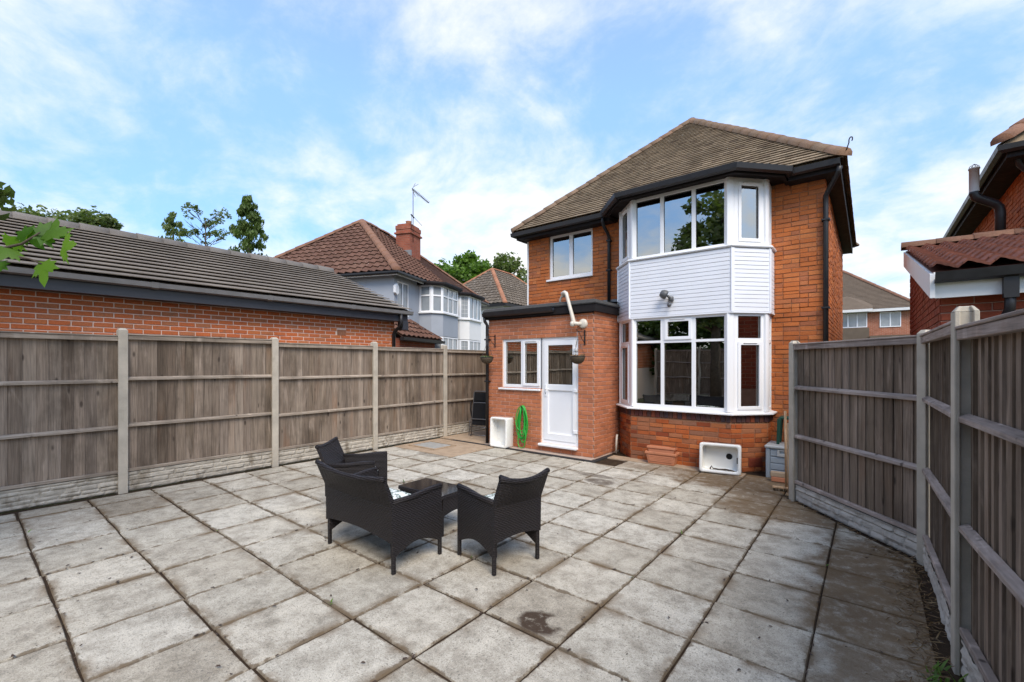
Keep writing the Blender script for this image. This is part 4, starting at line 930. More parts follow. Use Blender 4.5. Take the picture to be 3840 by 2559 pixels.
bf = empty('timber_fence', (-3.6, -5.2, 0), label='timber fence closing the yard behind the viewer, seen only in the window reflections', cat='fence', group='timber fences around the yard')
BX = [-7.72 + k * 1.92 for k in range(6)]
for x in BX: h_post('post', x, -5.2, 0, 2.4, M_['post'], bf)
for i, (a, b) in enumerate(zip(BX, BX[1:])):
    Mp, L = wallM((b - 0.04, -5.2), (a + 0.04, -5.2)); rock_board(Mp, L, 0.3, M_['gravel_board'], bf, 70 + i)
    panel(bf, Mp, L, 0.31, 2.30, [0.34, 1.05, 1.75], M_['board_dark'], M_['rail_dark'], seed=60 + i)

# ================================================================ GARAGE
gar = empty('garage', (-12.3, 1.0, 0), label='long low red brick garage with grey tiled roof and dark fascia behind the left fence', cat='garage')
GX, GXB, GY0, GY1 = -9.0, -15.6, -9.0, 6.67
Mg, Lg = wallM((GX, GY0), (GX, GY1))
mb = MB(Mg); mb.quad((0,0,-0.05),(Lg,0,-0.05),(Lg,0,2.85),(0,0,2.85))
Mg2, Lg2 = wallM((GX, GY1), (GXB, GY1)); mb.M = Mg2; mb.quad((0,0,-0.05),(Lg2,0,-0.05),(Lg2,0,2.85),(0,0,2.85)); mb.quad((0,0,2.85),(Lg2,0,2.85),(Lg2/2,0,4.4))
mb.M = Matrix(); mb.quad((GXB,GY0,0),(GXB,GY1,0),(GXB,GY1,2.85),(GXB,GY0,2.85))
gw = mb.build('wall', M_['mortar_gar'], gar, fix=False)
b_gar = with_mat(BRICK, M_['brick_garage'])
GB = brick_list(Mg, Lg, 1.475, 2.85, [(Lg - 1.28 - 0.215, 2.30, Lg - 1.28, 2.435)], b_gar, gw, M_['brick_garage'], 0.220, 0.063, 0.014)
GB += brick_list(Mg2, Lg2, 1.475, 2.85, [], b_gar, gw, M_['brick_garage'], 0.220, 0.063, 0.014, start=0.1)
emit(GB, 'brick', 300)
mb = MB(Mg); mb.box(Lg - 1.485, -0.012, 2.31, Lg - 1.285, -0.004, 2.43)
for k in range(6): mb.box(Lg - 1.47 + k * 0.031, -0.016, 2.32, Lg - 1.452 + k * 0.031, -0.011, 2.42)
mb.build('air_brick', M_['ridge_orange'], gar)
GE, GZ, GRX, GRZ = -8.62, 2.955, -12.32, 4.38; GYE = 6.90
mb = MB(); mb.quad((GE,GY0,GZ),(GE,GYE,GZ),(GRX,GYE,GRZ),(GRX,GY0,GRZ)); mb.quad((GRX,GY0,GRZ),(GRX,GYE,GRZ),(2*GRX-GE,GYE,GZ),(2*GRX-GE,GY0,GZ)); mb.v = [v - Vector((0,0,0.02)) for v in mb.v]
gr = mb.build('roof', M_['tile_garage'], gar, fix=False)
t_gar = with_mat(T_PLAIN, M_['tile_garage']); r_gar = with_mat(RIDGE, M_['ridge_grey'])
Sg = math.hypot(GRX - GE, GRZ - GZ); yg = -2.0
GT = tile_face(ID, (GE - 0.0, yg, GZ), (0,1,0), (GRX - GE, 0, GRZ - GZ), [(0,0),(GYE - yg,0),(GYE - yg,Sg),(0,Sg)], 0.335, 0.305, 0.042, t_gar, M_['tile_garage'], gr, lap=1.12, jit=0.05, thin=0.30)
emit(GT, 'roof_tile', 300)
emit(ridge_line(ID, (GRX, yg, GRZ - 0.045), (GRX, GYE + 0.01, GRZ - 0.045), 0.45, 0.34, 0.16, r_gar, gr, M_['ridge_grey']), 'ridge_tile')
mb = MB(); mb.sweep([(-8.72, GY0), (-8.72, 6.86)], [(-0.02, 2.70), (0.0, 2.70), (0.0, 2.94), (-0.02, 2.94)]); mb.build('fascia', M_['fascia_grey'], gar)
mb = MB(); mb.box(GX - 0.0, GY0, 2.705, -8.741, 6.86, 2.717); mb.build('soffit', M_['fascia_grey'], gar)
mb = MB(); mb.sweep([(-8.718, GY0), (-8.718, 6.95)], [(0.0, 2.875), (0.055, 2.855), (0.10, 2.875), (0.115, 2.945), (0.10, 2.945), (0.085, 2.89), (0.02, 2.89), (0.005, 2.945)]); gg = mb.build('gutter', M_['gutter_grey'], gar)
for y in (0.2, 1.9, 3.6, 5.3):
    mb = MB(); mb.sweep([(-8.718, y), (-8.718, y + 0.09)], [(0.0, 2.865), (0.055, 2.845), (0.105, 2.868), (0.122, 2.95), (0.115, 2.95), (0.10, 2.872), (0.055, 2.853), (0.0, 2.872)]); mb.build('gutter_joint', M_['gutter_grey'], gg)
mb = MB(); mb.box(-8.90, 6.70, 2.50, -8.70, 6.87, 2.70); mb.build('box_end', M_['fascia_grey'], gar, bevel=0.005)
pipe('downpipe', [(-8.66, 6.62, 2.87), (-8.66, 6.62, 2.66), (-8.70, 6.62, 2.58), (-8.88, 6.62, 2.48), (-8.945, 6.62, 2.40), (-8.945, 6.62, 0.0)], 0.042, M_['black'], gar)

# ================================================================ GREY AND WHITE SEMI DETACHED PAIR
HA = math.pi / 2 + YAW - R(17.0)
SM = Matrix.Translation((-12.464, 9.239, 0)) @ Matrix.Rotation(HA, 4, 'Z')
SE, SA, SB, SZ = 4.74, 3.0, 3.41, 7.66
t_br = with_mat(T_PAN, M_['tile_brown']); r_br = with_mat(RIDGE, M_['ridge_brown'])
def far_bay(root, x0, dirx, zs, wmat, zsplit, lead=False, panels=None):
    """five sided bay standing out from y=0: x0 first corner, dirx = +1; returns outline"""
    P = [(x0, 0), (x0, -0.5), (x0 + 0.32, -0.82), (x0 + 1.70, -0.82), (x0 + 2.02, -0.5), (x0 + 2.02, 0)]
    W = [tuple((SM @ Vector((x, y, 0))).xy) for x, y in P]
    return W
def semi(root, side, wallmat, lead):
    x0, x1 = (0, 4) if side == 0 else (4, 8)
    mb = MB(SM)
    if side == 0:
        Mx, L = Matrix(), 4.0
        mb.holed(0, 4, 0, SE, [(0.2, 3.35, 0.98, 4.52)], 0, 0.12, outer=False); mb.quad((0,6.8,0),(0,0,0),(0,0,SE),(0,6.8,SE)); mb.quad((4,6.8,0),(0,6.8,0),(0,6.8,SE),(4,6.8,SE))
    else: mb.quad((4,0,0),(8,0,0),(8,0,SE),(4,0,SE)); mb.quad((8,0,0),(8,6.8,0),(8,6.8,SE),(8,0,SE)); mb.quad((8,6.8,0),(4,6.8,0),(4,6.8,SE),(8,6.8,SE))
    mb.build('wall', wallmat, root, fix=False)
    bx = 1.72 if side == 0 else 4.31
    P = [(bx, 0), (bx, -0.5), (bx + 0.31, -0.82), (bx + 1.69, -0.82), (bx + 2.0, -0.5), (bx + 2.0, 0)]
    W = [tuple((SM @ Vector((x, y, 0))).xy) for x, y in P]
    mb = MB(); mb.sweep(W, [(-0.05, 2.72), (0, 2.72), (0, 3.56), (-0.05, 3.56)]); mb.build('bay_wall', wallmat, root)
    mb = MB(); mb.sweep(W, [(-0.05, 0), (0, 0), (0, 1.35), (-0.05, 1.35)]); mb.build('bay_base', wallmat, root)
    for zb, hh in ((3.60, 1.0), (1.40, 1.30)):
        mb = MB(); mb.sweep(W, [(-0.05, zb - 0.045), (0.07, zb - 0.045), (0.07, zb), (-0.05, zb)]); mb.build('bay_sill', M_['white_paint'], root)
        for i in range(5):
            Mf, L = wallM(W[i], W[i+1], zb); tr = hh * 0.62
            if i == 2: xs = [0.03, 0.03 + (L - 0.06) / 3, 0.03 + (L - 0.06) * 2 / 3, L - 0.03]
            else: xs = [0.05, L - 0.05]
            pan = grid_panes(xs, [0.03, tr, hh - 0.02] if not lead else [0.03, hh - 0.03], 0.03)
            bars = None
            if i in (0, 1): bars = [(a + (b - a) * q / 4 - 0.006, c, a + (b - a) * q / 4 + 0.006, d) for a, c, b, d in pan for q in (1, 2, 3)] + [(a, c + (d - c) * q / 5 - 0.006, b, c + (d - c) * q / 5 + 0.006) for a, c, b, d in pan for q in (1, 2, 3, 4)]
            window(Mf, L, hh, pan, root, M_['glass_far'], depth=0.06, bars=bars if (lead and i < 2) else None, bar_mat=M_['white_paint'])
    mb = MB(); mb.sweep(W, [(-0.3, 4.60), (0.16, 4.60), (0.18, 4.66), (0.16, 4.72), (-0.3, 4.78)]); mb.build('bay_roof', M_['soffit'], root)
    # roof
    e0 = -0.3; S = math.hypot(SB + 0.3, SZ - SE); mb = MB(SM)
    if side == 0:
        mb.quad((-0.3,-0.3,SE),(4,-0.3,SE),(4,SB,SZ),(SA,SB,SZ)); mb.quad((-0.3,7.1,SE),(-0.3,-0.3,SE),(SA,SB,SZ)); mb.quad((4,7.1,SE),(-0.3,7.1,SE),(SA,SB,SZ),(4,SB,SZ))
    else:
        mb.quad((4,-0.3,SE),(8.3,-0.3,SE),(5,SB,SZ),(4,SB,SZ)); mb.quad((8.3,-0.3,SE),(8.3,7.1,SE),(5,SB,SZ)); mb.quad((8.3,7.1,SE),(4,7.1,SE),(4,SB,SZ),(5,SB,SZ))
    mb.v = [v - Vector((0,0,0.02)) for v in mb.v]
    ro = mb.build('roof', M_['tile_brown'], root, fix=False); T = []; Rg = []
    if side == 0:
        T += tile_face(SM, (-0.3,-0.3,SE), (1,0,0), (0,SB+0.3,SZ-SE), [(0,0),(4.3,0),(4.3,S),(SA+0.3,S)], 0.30, 0.30, 0.05, t_br, M_['tile_brown'], ro, lap=1.2, stagger=False, jit=0.4)
        Sh = math.hypot(SA + 0.3, SZ - SE); T += tile_face(SM, (-0.3,7.1,SE), (0,-1,0), (SA+0.3,0,SZ-SE), [(0,0),(7.4,0),(7.4-(SB+0.3),Sh)], 0.30, 0.30, 0.05, t_br, M_['tile_brown'], ro, lap=1.2, stagger=False, jit=0.4)
        for P_, Q_ in (((-0.3,-0.3,SE+0.02),(SA,SB,SZ+0.02)), ((-0.3,7.1,SE+0.02),(SA,SB,SZ+0.02)), ((SA,SB,SZ+0.02),(4,SB,SZ+0.02))): Rg += ridge_line(SM, P_, Q_, 0.42, 0.30, 0.12, r_br, ro, M_['ridge_brown'])
    else:
        T += tile_face(SM, (4,-0.3,SE), (1,0,0), (0,SB+0.3,SZ-SE), [(0,0),(4.3,0),(1,S),(0,S)], 0.165, 0.12, 0.024, with_mat(T_PLAIN, M_['tile_brown']), M_['tile_brown'], ro)
        for P_, Q_ in (((8.3,-0.3,SE+0.02),(5,SB,SZ+0.02)), ((4,SB,SZ+0.02),(5,SB,SZ+0.02))): Rg += ridge_line(SM, P_, Q_, 0.42, 0.24, 0.10, r_br, ro, M_['ridge_brown'])
    emit(T, 'roof_tile', 300); emit(Rg, 'ridge_tile')
    path = [(-0.28, 7.0), (-0.28, -0.28), (1.6, -0.28)] if side == 0 else [(6.4, -0.28), (8.28, -0.28), (8.28, 6.9)]
    Wp = [tuple((SM @ Vector((x, y, 0))).xy) for x, y in path]
    mb = MB(); mb.sweep(Wp, [(-0.02, SE-0.13), (0.0, SE-0.13), (0.0, SE-0.02), (-0.02, SE-0.02)]); mb.build('fascia', M_['white_paint'], root)
    mb = MB(); mb.sweep(Wp, [(0.002, SE-0.08), (0.06, SE-0.10), (0.10, SE-0.06), (0.10, SE-0.0), (0.01, SE-0.0)]); mb.build('gutter', M_['black'], root)
    return ro
gh = empty('semi_detached_house', SM @ Vector((2, 3, 0)), label='blue grey rendered house with red brown tiled hip roof and brick chimney beyond the garage', cat='house', group='houses beyond the left fence')
gro = semi(gh, 0, M_['render_grey'], False)
Mw = SM @ Matrix.Translation((0.2, 0, 3.35)); window(Mw, 0.78, 1.17, [(0.05,0.05,0.36,1.12),(0.42,0.05,0.73,1.12)], gh, M_['glass_far'], y=0.02)
mb = MB(SM); mb.box(4.02, 1.7, 5.6, 4.93, 2.4, 7.55); mb.box(3.96, 1.64, 7.35, 4.99, 2.46, 7.42); mb.box(4.0, 1.68, 7.55, 4.95, 2.42, 7.72); mb.box(4.06, 1.74, 7.72, 4.89, 2.36, 7.80); ch = mb.build('chimney', M_['chimney_brick'], gro)
mb = MB(SM); mb.lathe([(0.13,0),(0.12,0.2),(0.14,0.24),(0.1,0.24),(0.1,0.1)], (4.5, 2.05, 7.78), 14); mb.build('chimney_pot', M_['ridge_orange'], gro)
mb = MB(SM); mb.box(3.93, 1.62, 5.95, 4.01, 2.4, 6.6); mb.add([(4.0,1.55,5.98),(5.0,1.55,5.98),(5.0,1.69,6.12),(4.0,1.69,6.12)], [(0,1,2,3)]); mb.build('flashing', M_['lead'], gro)
al = empty('alarm_box', SM @ Vector((0.06, -0.06, 4.3)), label='small white alarm box on the corner of the blue grey house', cat='alarm box')
mb = MB(SM); mb.prism([(-0.02,4.05),(0.10,3.98),(0.22,4.05),(0.22,4.28),(0.10,4.38),(-0.02,4.28)], 0, 0.09, M=Matrix(((1,0,0,-0.05),(0,0,-1,-0.005),(0,1,0,0.02),(0,0,0,1)))); mb.build('cover', M_['alarm'], al, bevel=0.01)
# television aerial strapped to the chimney
ae = empty('tv_aerial', SM @ Vector((4.5, 2.0, 7.7)), label='rooftop television aerial on a thin mast above the brick chimney', cat='aerial')
mb = MB(SM); mb.tube([(4.25, 1.69, 7.0), (4.25, 1.69, 9.35)], 0.018, 6); mb.build('mast', M_['aerial'], ae)
mb = MB(SM); mb.tube([(4.15, 1.69, 9.32), (4.95, 1.28, 8.92)], 0.018, 6); 
for k in range(13):
    t = 0.08 + k * 0.072; p = Vector((4.15, 1.69, 9.32)).lerp(Vector((4.95, 1.28, 8.92)), t); mb.tube([p + Vector((0.05, 0.10, 0.0)), p - Vector((0.05, 0.10, 0.0))], 0.008, 5)
mb.build('boom', M_['aerial'], ae)
mb = MB(SM); 
for q in (-1, 1): mb.tube([(4.18, 1.69, 9.31), (4.32, 1.62, 9.31 + q * 0.30)], 0.010, 5); mb.tube([(4.18, 1.6, 9.31 + q * 0.1), (4.38, 1.5, 9.31 + q * 0.27)], 0.008, 5)
mb.build('reflector', M_['aerial'], ae)
mb = MB(SM); mb.tube([(4.06, 1.66, 7.5), (4.06, 1.66, 8.15), (4.7, 1.5, 7.85)], 0.010, 6); mb.tube([(4.02, 1.66, 8.15), (4.22, 1.62, 8.06)], 0.03, 6); mb.build('dipole', M_['aerial'], ae)
wh = empty('semi_detached_house', SM @ Vector((6, 3, 0)), label='off white half of the pair with leaded bay window, right of the blue grey house', cat='house', group='houses beyond the left fence')
semi(wh, 1, M_['render_white'], True)
# lean-to in front of the grey house
lt = empty('lean_to', SM @ Vector((0.8, -0.5, 0)), label='small lean-to with mossy brown tiles at the foot of the blue grey house', cat='outbuilding')
mb = MB(SM); mb.box(-0.9, -0.75, 0, 1.5, -0.003, 2.5); mb.build('wall', M_['chimney_brick'], lt)
mb = MB(SM); mb.quad((-1.1,-0.95,2.52),(1.75,-0.95,2.52),(1.1,-0.01,3.22),(-1.1,-0.01,3.22)); mb.quad((1.75,-0.95,2.52),(1.75,-0.01,2.52),(1.1,-0.01,3.22)); lro = mb.build('roof', M_['tile_brown'], lt, fix=False)
emit(tile_face(SM, (-1.1,-0.95,2.53), (1,0,0), (0,0.94,0.70), [(0,0),(2.85,0),(2.2,1.172),(0,1.172)], 0.30, 0.29, 0.05, t_br, M_['tile_brown'], lro, lap=1.2, stagger=False, jit=0.5), 'roof_tile')
Wp = [tuple((SM @ Vector((x, y, 0))).xy) for x, y in ((-1.1, -0.95), (1.75, -0.95), (1.75, -0.05))]
mb = MB(); mb.sweep(Wp, [(-0.06, 2.40), (0.06, 2.42), (0.07, 2.51), (-0.06, 2.51)]); mb.build('gutter', M_['black'], lt)
mb = MB(SM); mb.box(0.35, -0.77, 0.1, 1.3, -0.752, 2.1); mb.build('door', M_['white_paint'], lt, bevel=0.01)

# ================================================================ FURTHER HOUSES
def hip_house(root, M, w, d, ze, zr, wallmat, tilemat, ridgemat, tw, gauge, th, mesh, faces=(0, 3), ov=0.3, tiles=True):
    mb = MB(M); mb.quad((0,0,0),(w,0,0),(w,0,ze),(0,0,ze)); mb.quad((w,0,0),(w,d,0),(w,d,ze),(w,0,ze)); mb.quad((w,d,0),(0,d,0),(0,d,ze),(w,d,ze)); mb.quad((0,d,0),(0,0,0),(0,0,ze),(0,d,ze)); mb.build('wall', wallmat, root, fix=False)
    h = min(w, d) / 2; A = (h, d / 2, zr) if w >= d else (w / 2, h, zr); B = (w - h, d / 2, zr) if w >= d else (w / 2, d - h, zr)
    c = [(-ov,-ov,ze),(w+ov,-ov,ze),(w+ov,d+ov,ze),(-ov,d+ov,ze)]
    mb = MB(M)
    if w >= d: F = [(c[0],c[1],B,A),(c[1],c[2],B),(c[2],c[3],A,B),(c[3],c[0],A)]
    else: F = [(c[0],c[1],A),(c[1],c[2],B,A),(c[2],c[3],B),(c[3],c[0],A,B)]
    for f in F: mb.quad(*f)
    mb.v = [v - Vector((0, 0, 0.02)) for v in mb.v]
    ro = mb.build('roof', tilemat, root, fix=False); T = []; Rg = []; me = with_mat(mesh, tilemat); rm = with_mat(RIDGE, ridgemat)
    for k in faces:
        f = [Vector(p) for p in F[k]]; e = (f[1] - f[0]).normalized(); top = f[2]; m = (top - f[0]); m = (m - e * m.dot(e)); 
        poly = [((p - f[0]).dot(e), (p - f[0]).dot(m.normalized())) for p in f]
        if tiles: T += tile_face(M, f[0], e, m, poly, tw, gauge, th, me, tilemat, ro, lap=1.2, stagger=False, jit=0.4)
    for P_, Q_ in ((c[0], A), (c[1], B if w >= d else A), (c[3], A if w >= d else B), (A, B)): Rg += ridge_line(M, P_, Q_, 0.42, 0.28, 0.11, rm, ro, ridgemat)
    if T: emit(T, 'roof_tile', 300)
    emit(Rg, 'ridge_tile')
    mb = MB(M); Wp = [(-ov, d + ov), (-ov, -ov), (w + ov, -ov), (w + ov, d + ov)]; mb.sweep(Wp, [(-0.06, ze-0.17), (0.05, ze-0.17), (0.06, ze-0.01), (-0.06, ze-0.01)]); mb.build('gutter', M_['black'], root)
    return ro
ang3 = math.pi / 2 + YAW - math.atan2(0.55, 0.83)
M3 = Matrix.Translation((-17.24, 20.78, 0)) @ Matrix.Rotation(ang3, 4, 'Z')
h3 = empty('house', M3 @ Vector((3, 3, 0)), label='distant white walled house with mossy grey tiled hip roof and orange hip tiles', cat='house', group='houses beyond the left fence')
hip_house(h3, M3, 9.0, 6.6, 5.32, 8.35, M_['render_white'], M_['tile_grey'], M_['ridge_orange'], 0.33, 0.33, 0.05, T_PAN)
fr = empty('house', (0.0, 41.0, 0), label='far brick house with brown hip roof and white windows beyond the side passage', cat='house')
hip_house(fr, Matrix.Translation((-6.0, 38.0, 0)), 8.3, 7.6, 5.25, 8.6, M_['farbrick'], M_['tile_far'], M_['ridge_brown'], 0.17, 0.16, 0.03, T_PLAIN, faces=(0,), tiles=True)
mb = MB(); mb.box(-6.3, 37.62, 5.08, 2.6, 37.69, 5.25); mb.build('fascia', M_['white_paint'], fr)
window(Matrix.Translation((-1.5, 37.96, 4.1)), 1.42, 1.0, [(0.06,0.06,0.35,0.94),(0.44,0.06,0.85,0.94),(0.94,0.06,1.36,0.94)], fr, M_['glass_far'], depth=0.06)
window(Matrix.Translation((0.56, 37.96, 4.06)), 1.06, 0.98, [(0.06,0.06,0.49,0.92),(0.57,0.06,1.0,0.92)], fr, M_['glass_far'], depth=0.06)
mb = MB(); mb.box(-3.2, 37.5, 3.0, 0.02, 38.0, 4.05); mb.build('tile_hung_bay', M_['tile_far'], fr)
mb = MB(); mb.quad((-3.2,37.4,5.27),(0.2,37.4,5.27),(-1.2,38.6,6.35)); mb.quad((0.2,37.4,5.27),(0.2,38.6,5.8),(-1.2,38.6,6.35)); mb.build('bay_roof', M_['tile_far'], fr, fix=False)
mb = MB(); mb.box(0.05, 37.2, 3.0, 2.2, 38.0, 3.5); mb.build('porch_roof', M_['tile_far'], fr)
mb = MB(); mb.box(-3.2, 37.36, 5.10, 0.2, 37.44, 5.27); mb.build('bay_fascia', M_['white_paint'], fr)

# ================================================================ RIGHT HAND NEIGHBOUR
b_dark = with_mat(BRICK, M_['brick_dark']); b_h2 = with_mat(BRICK, M_['brick_house'])
ob = empty('outbuilding', (2.5, 7.6, 0), label='dark red brick outbuilding with red pantile roof behind the right fence', cat='outbuilding')
OX, OY, OYB, OX1 = 0.53, 5.80, 9.7, 5.0
Ma, La = wallM((OX, OYB), (OX, OY)); Mb_, Lb = wallM((OX, OY), (OX1, OY))
mb = MB(Ma); mb.quad((0,0,0),(La,0,0),(La,0,2.42),(0,0,3.40)); mb.M = Mb_; mb.quad((0,0,0),(Lb,0,0),(Lb,0,2.45),(0,0,2.45)); ow = mb.build('wall', M_['mortar_dark'], ob, fix=False)
OB = brick_list(Mb_, 2.2, 1.2, 2.40, [], b_dark, ow, M_['brick_dark'], 0.215, 0.065, 0.010)
la = brick_list(Ma, La, 1.2, 3.3, [], b_dark, ow, M_['brick_dark'], 0.215, 0.065, 0.010)
OB += [p for p in la if p[1].translation.z < 2.40 + (p[1].translation.y - OY) * 0.245]
emit(OB, 'brick', 300)
oe = Vector((0.46, 5.66, 2.56)); m_ = Vector((0, 3.94, 0.97)); So = m_.length
mb = MB(); mb.quad((0.46,5.66,2.54),(5.0,5.66,2.54),(5.0,9.6,3.51),(0.46,9.6,3.51)); orf = mb.build('roof', M_['tile_red'], ob, fix=False)
emit(tile_face(ID, oe, (1,0,0), m_, [(0,0),(2.4,0),(2.4,So),(0,So)], 0.20, 0.29, 0.030, with_mat(T_PAN, M_['tile_red']), M_['tile_red'], orf, lap=1.2, stagger=False, jit=0.6, thin=0.75), 'roof_tile', 300)
emit(ridge_line(ID, (0.42, 9.6, 3.55), (4.5, 9.6, 3.55), 0.42, 0.26, 0.10, with_mat(RIDGE, M_['ridge_brown']), orf, M_['ridge_brown']), 'ridge_tile')
mb = MB(); mb.add([(0.44,5.62,2.30),(0.44,5.62,2.52),(0.44,9.62,3.50),(0.44,9.62,3.27),(0.475,5.62,2.30),(0.475,5.62,2.52),(0.475,9.62,3.50),(0.475,9.62,3.27)], [(0,1,2,3),(7,6,5,4),(0,4,5,1),(1,5,6,2),(2,6,7,3),(3,7,4,0)]); mb.build('bargeboard', M_['white_paint'], ob)
mb = MB(); mb.box(0.478, 5.66, 2.30, 5.0, 5.69, 2.48); mb.build('fascia', M_['white_paint'], ob)
mb = MB(); mb.sweep([(0.47, 5.655), (5.0, 5.655)], [(0.0, 2.45), (0.05, 2.43), (0.10, 2.45), (0.115, 2.525), (0.10, 2.525), (0.08, 2.47), (0.02, 2.47), (0.005, 2.525)]); mb.build('gutter', M_['black'], ob)
mb = MB(); mb.box(0.90, 5.59, 2.26, 0.99, 5.66, 2.44); mb.tube([(0.945, 5.625, 2.3), (0.945, 5.66, 2.16), (0.90, 5.74, 2.02), (0.90, 5.745, 0)], 0.036, 10); mb.build('downpipe', M_['black'], ob)
nh = empty('neighbour_house', (5.0, 12.6, 0), label='neighbouring orange brick house with dark eaves at the right edge of the picture', cat='house')
NX, NY, NYB, NE = 1.80, 9.45, 15.9, 4.66
Mn, Ln = wallM((NX, NYB), (NX, NY)); Mn2, Ln2 = wallM((NX, NY), (NX + 6.5, NY))
mb = MB(Mn); mb.quad((0,0,0),(Ln,0,0),(Ln,0,4.7),(0,0,4.7)); mb.M = Mn2; mb.quad((0,0,0),(Ln2,0,0),(Ln2,0,4.7),(0,0,4.7)); nw = mb.build('wall', M_['mortar_house'], nh, fix=False)
emit(brick_list(Mn, Ln, 3.2, 4.66, [], b_h2, nw, M_['brick_house'], 0.22, 0.066, 0.009, 0.6, flem=True) + brick_list(Mn2, 2.0, 3.2, 4.66, [], b_h2, nw, M_['brick_house'], 0.22, 0.066, 0.009, 0.6, flem=True), 'brick', 300)
mb = MB(); mb.quad((1.45,16.2,4.74),(1.45,9.1,4.74),(4.9,12.5,7.8)); mb.quad((1.45,9.1,4.74),(8.6,9.1,4.74),(4.9,12.5,7.8)); mb.quad((8.6,16.2,4.74),(1.45,16.2,4.74),(4.9,12.9,7.8)); nro = mb.build('roof', M_['tile_house'], nh, fix=False)
emit(tile_face(ID, (1.43,16.2,4.75), (0,-1,0), (3.45,0,3.06), [(0,0),(7.1,0),(6.5,0.75),(0.6,0.75)], 0.20, 0.12, 0.016, t_house, M_['tile_house'], nro), 'roof_tile', 300)
emit(ridge_line(ID, (1.45,9.1,4.78), (4.9,12.5,7.84), 0.32, 0.26, 0.11, with_mat(RIDGE, M_['ridge_brown']), nro, M_['ridge_brown']), 'ridge_tile')
mb = MB(); mb.sweep([(1.50, 16.1), (1.50, 9.15), (8.5, 9.15)], [(-0.03, 4.56), (0, 4.56), (0, 4.73), (-0.03, 4.73)]); mb.build('fascia', M_['soffit'], nh)
mb = MB(); mb.box(1.53, 9.18, 4.57, NX, 16.0, 4.585); mb.build('soffit', M_['soffit'], nh)
mb = MB(); mb.sweep([(1.50, 16.1), (1.50, 9.15), (8.5, 9.15)], [(0.002, 4.64), (0.05, 4.62), (0.10, 4.65), (0.11, 4.72), (0.10, 4.72), (0.01, 4.72)]); mb.build('gutter', M_['black'], nh)
pipe('downpipe', [(1.62, 9.3, 4.60), (1.66, 9.38, 4.5), (1.76, 9.46, 4.4), (1.76, 9.5, 4.3), (1.76, 9.5, 3.4)], 0.036, M_['black'], nh)
mb = MB(); mb.tube([(1.53, 9.75, 3.50), (1.535, 9.75, 3.94), (1.52, 9.74, 4.03), (1.47, 9.72, 4.09), (1.30, 9.63, 4.17), (1.255, 9.60, 4.20), (1.24, 9.60, 4.26), (1.24, 9.60, 4.28)], 0.060, 12)
fpo = mb.build('flue', M_['black'], nh)
mb = MB(); mb.lathe([(0.058,0),(0.058,0.34),(0.066,0.34),(0.066,0.36),(0.045,0.37),(0.045,0.34)], (1.24, 9.60, 4.28), 14); mb.build('flue_terminal', M_['lid_grey'], fpo)
mb = MB()
for k in range(6):
    a = k * math.pi / 3; mb.tube([(1.24 + 0.055 * math.cos(a), 9.6 + 0.055 * math.sin(a), 4.64), (1.24 + 0.05 * math.cos(a), 9.6 + 0.05 * math.sin(a), 4.67), (1.24, 9.6, 4.70)], 0.005, 5)
mb.build('flue_cage', M_['tube_grey'], fpo)

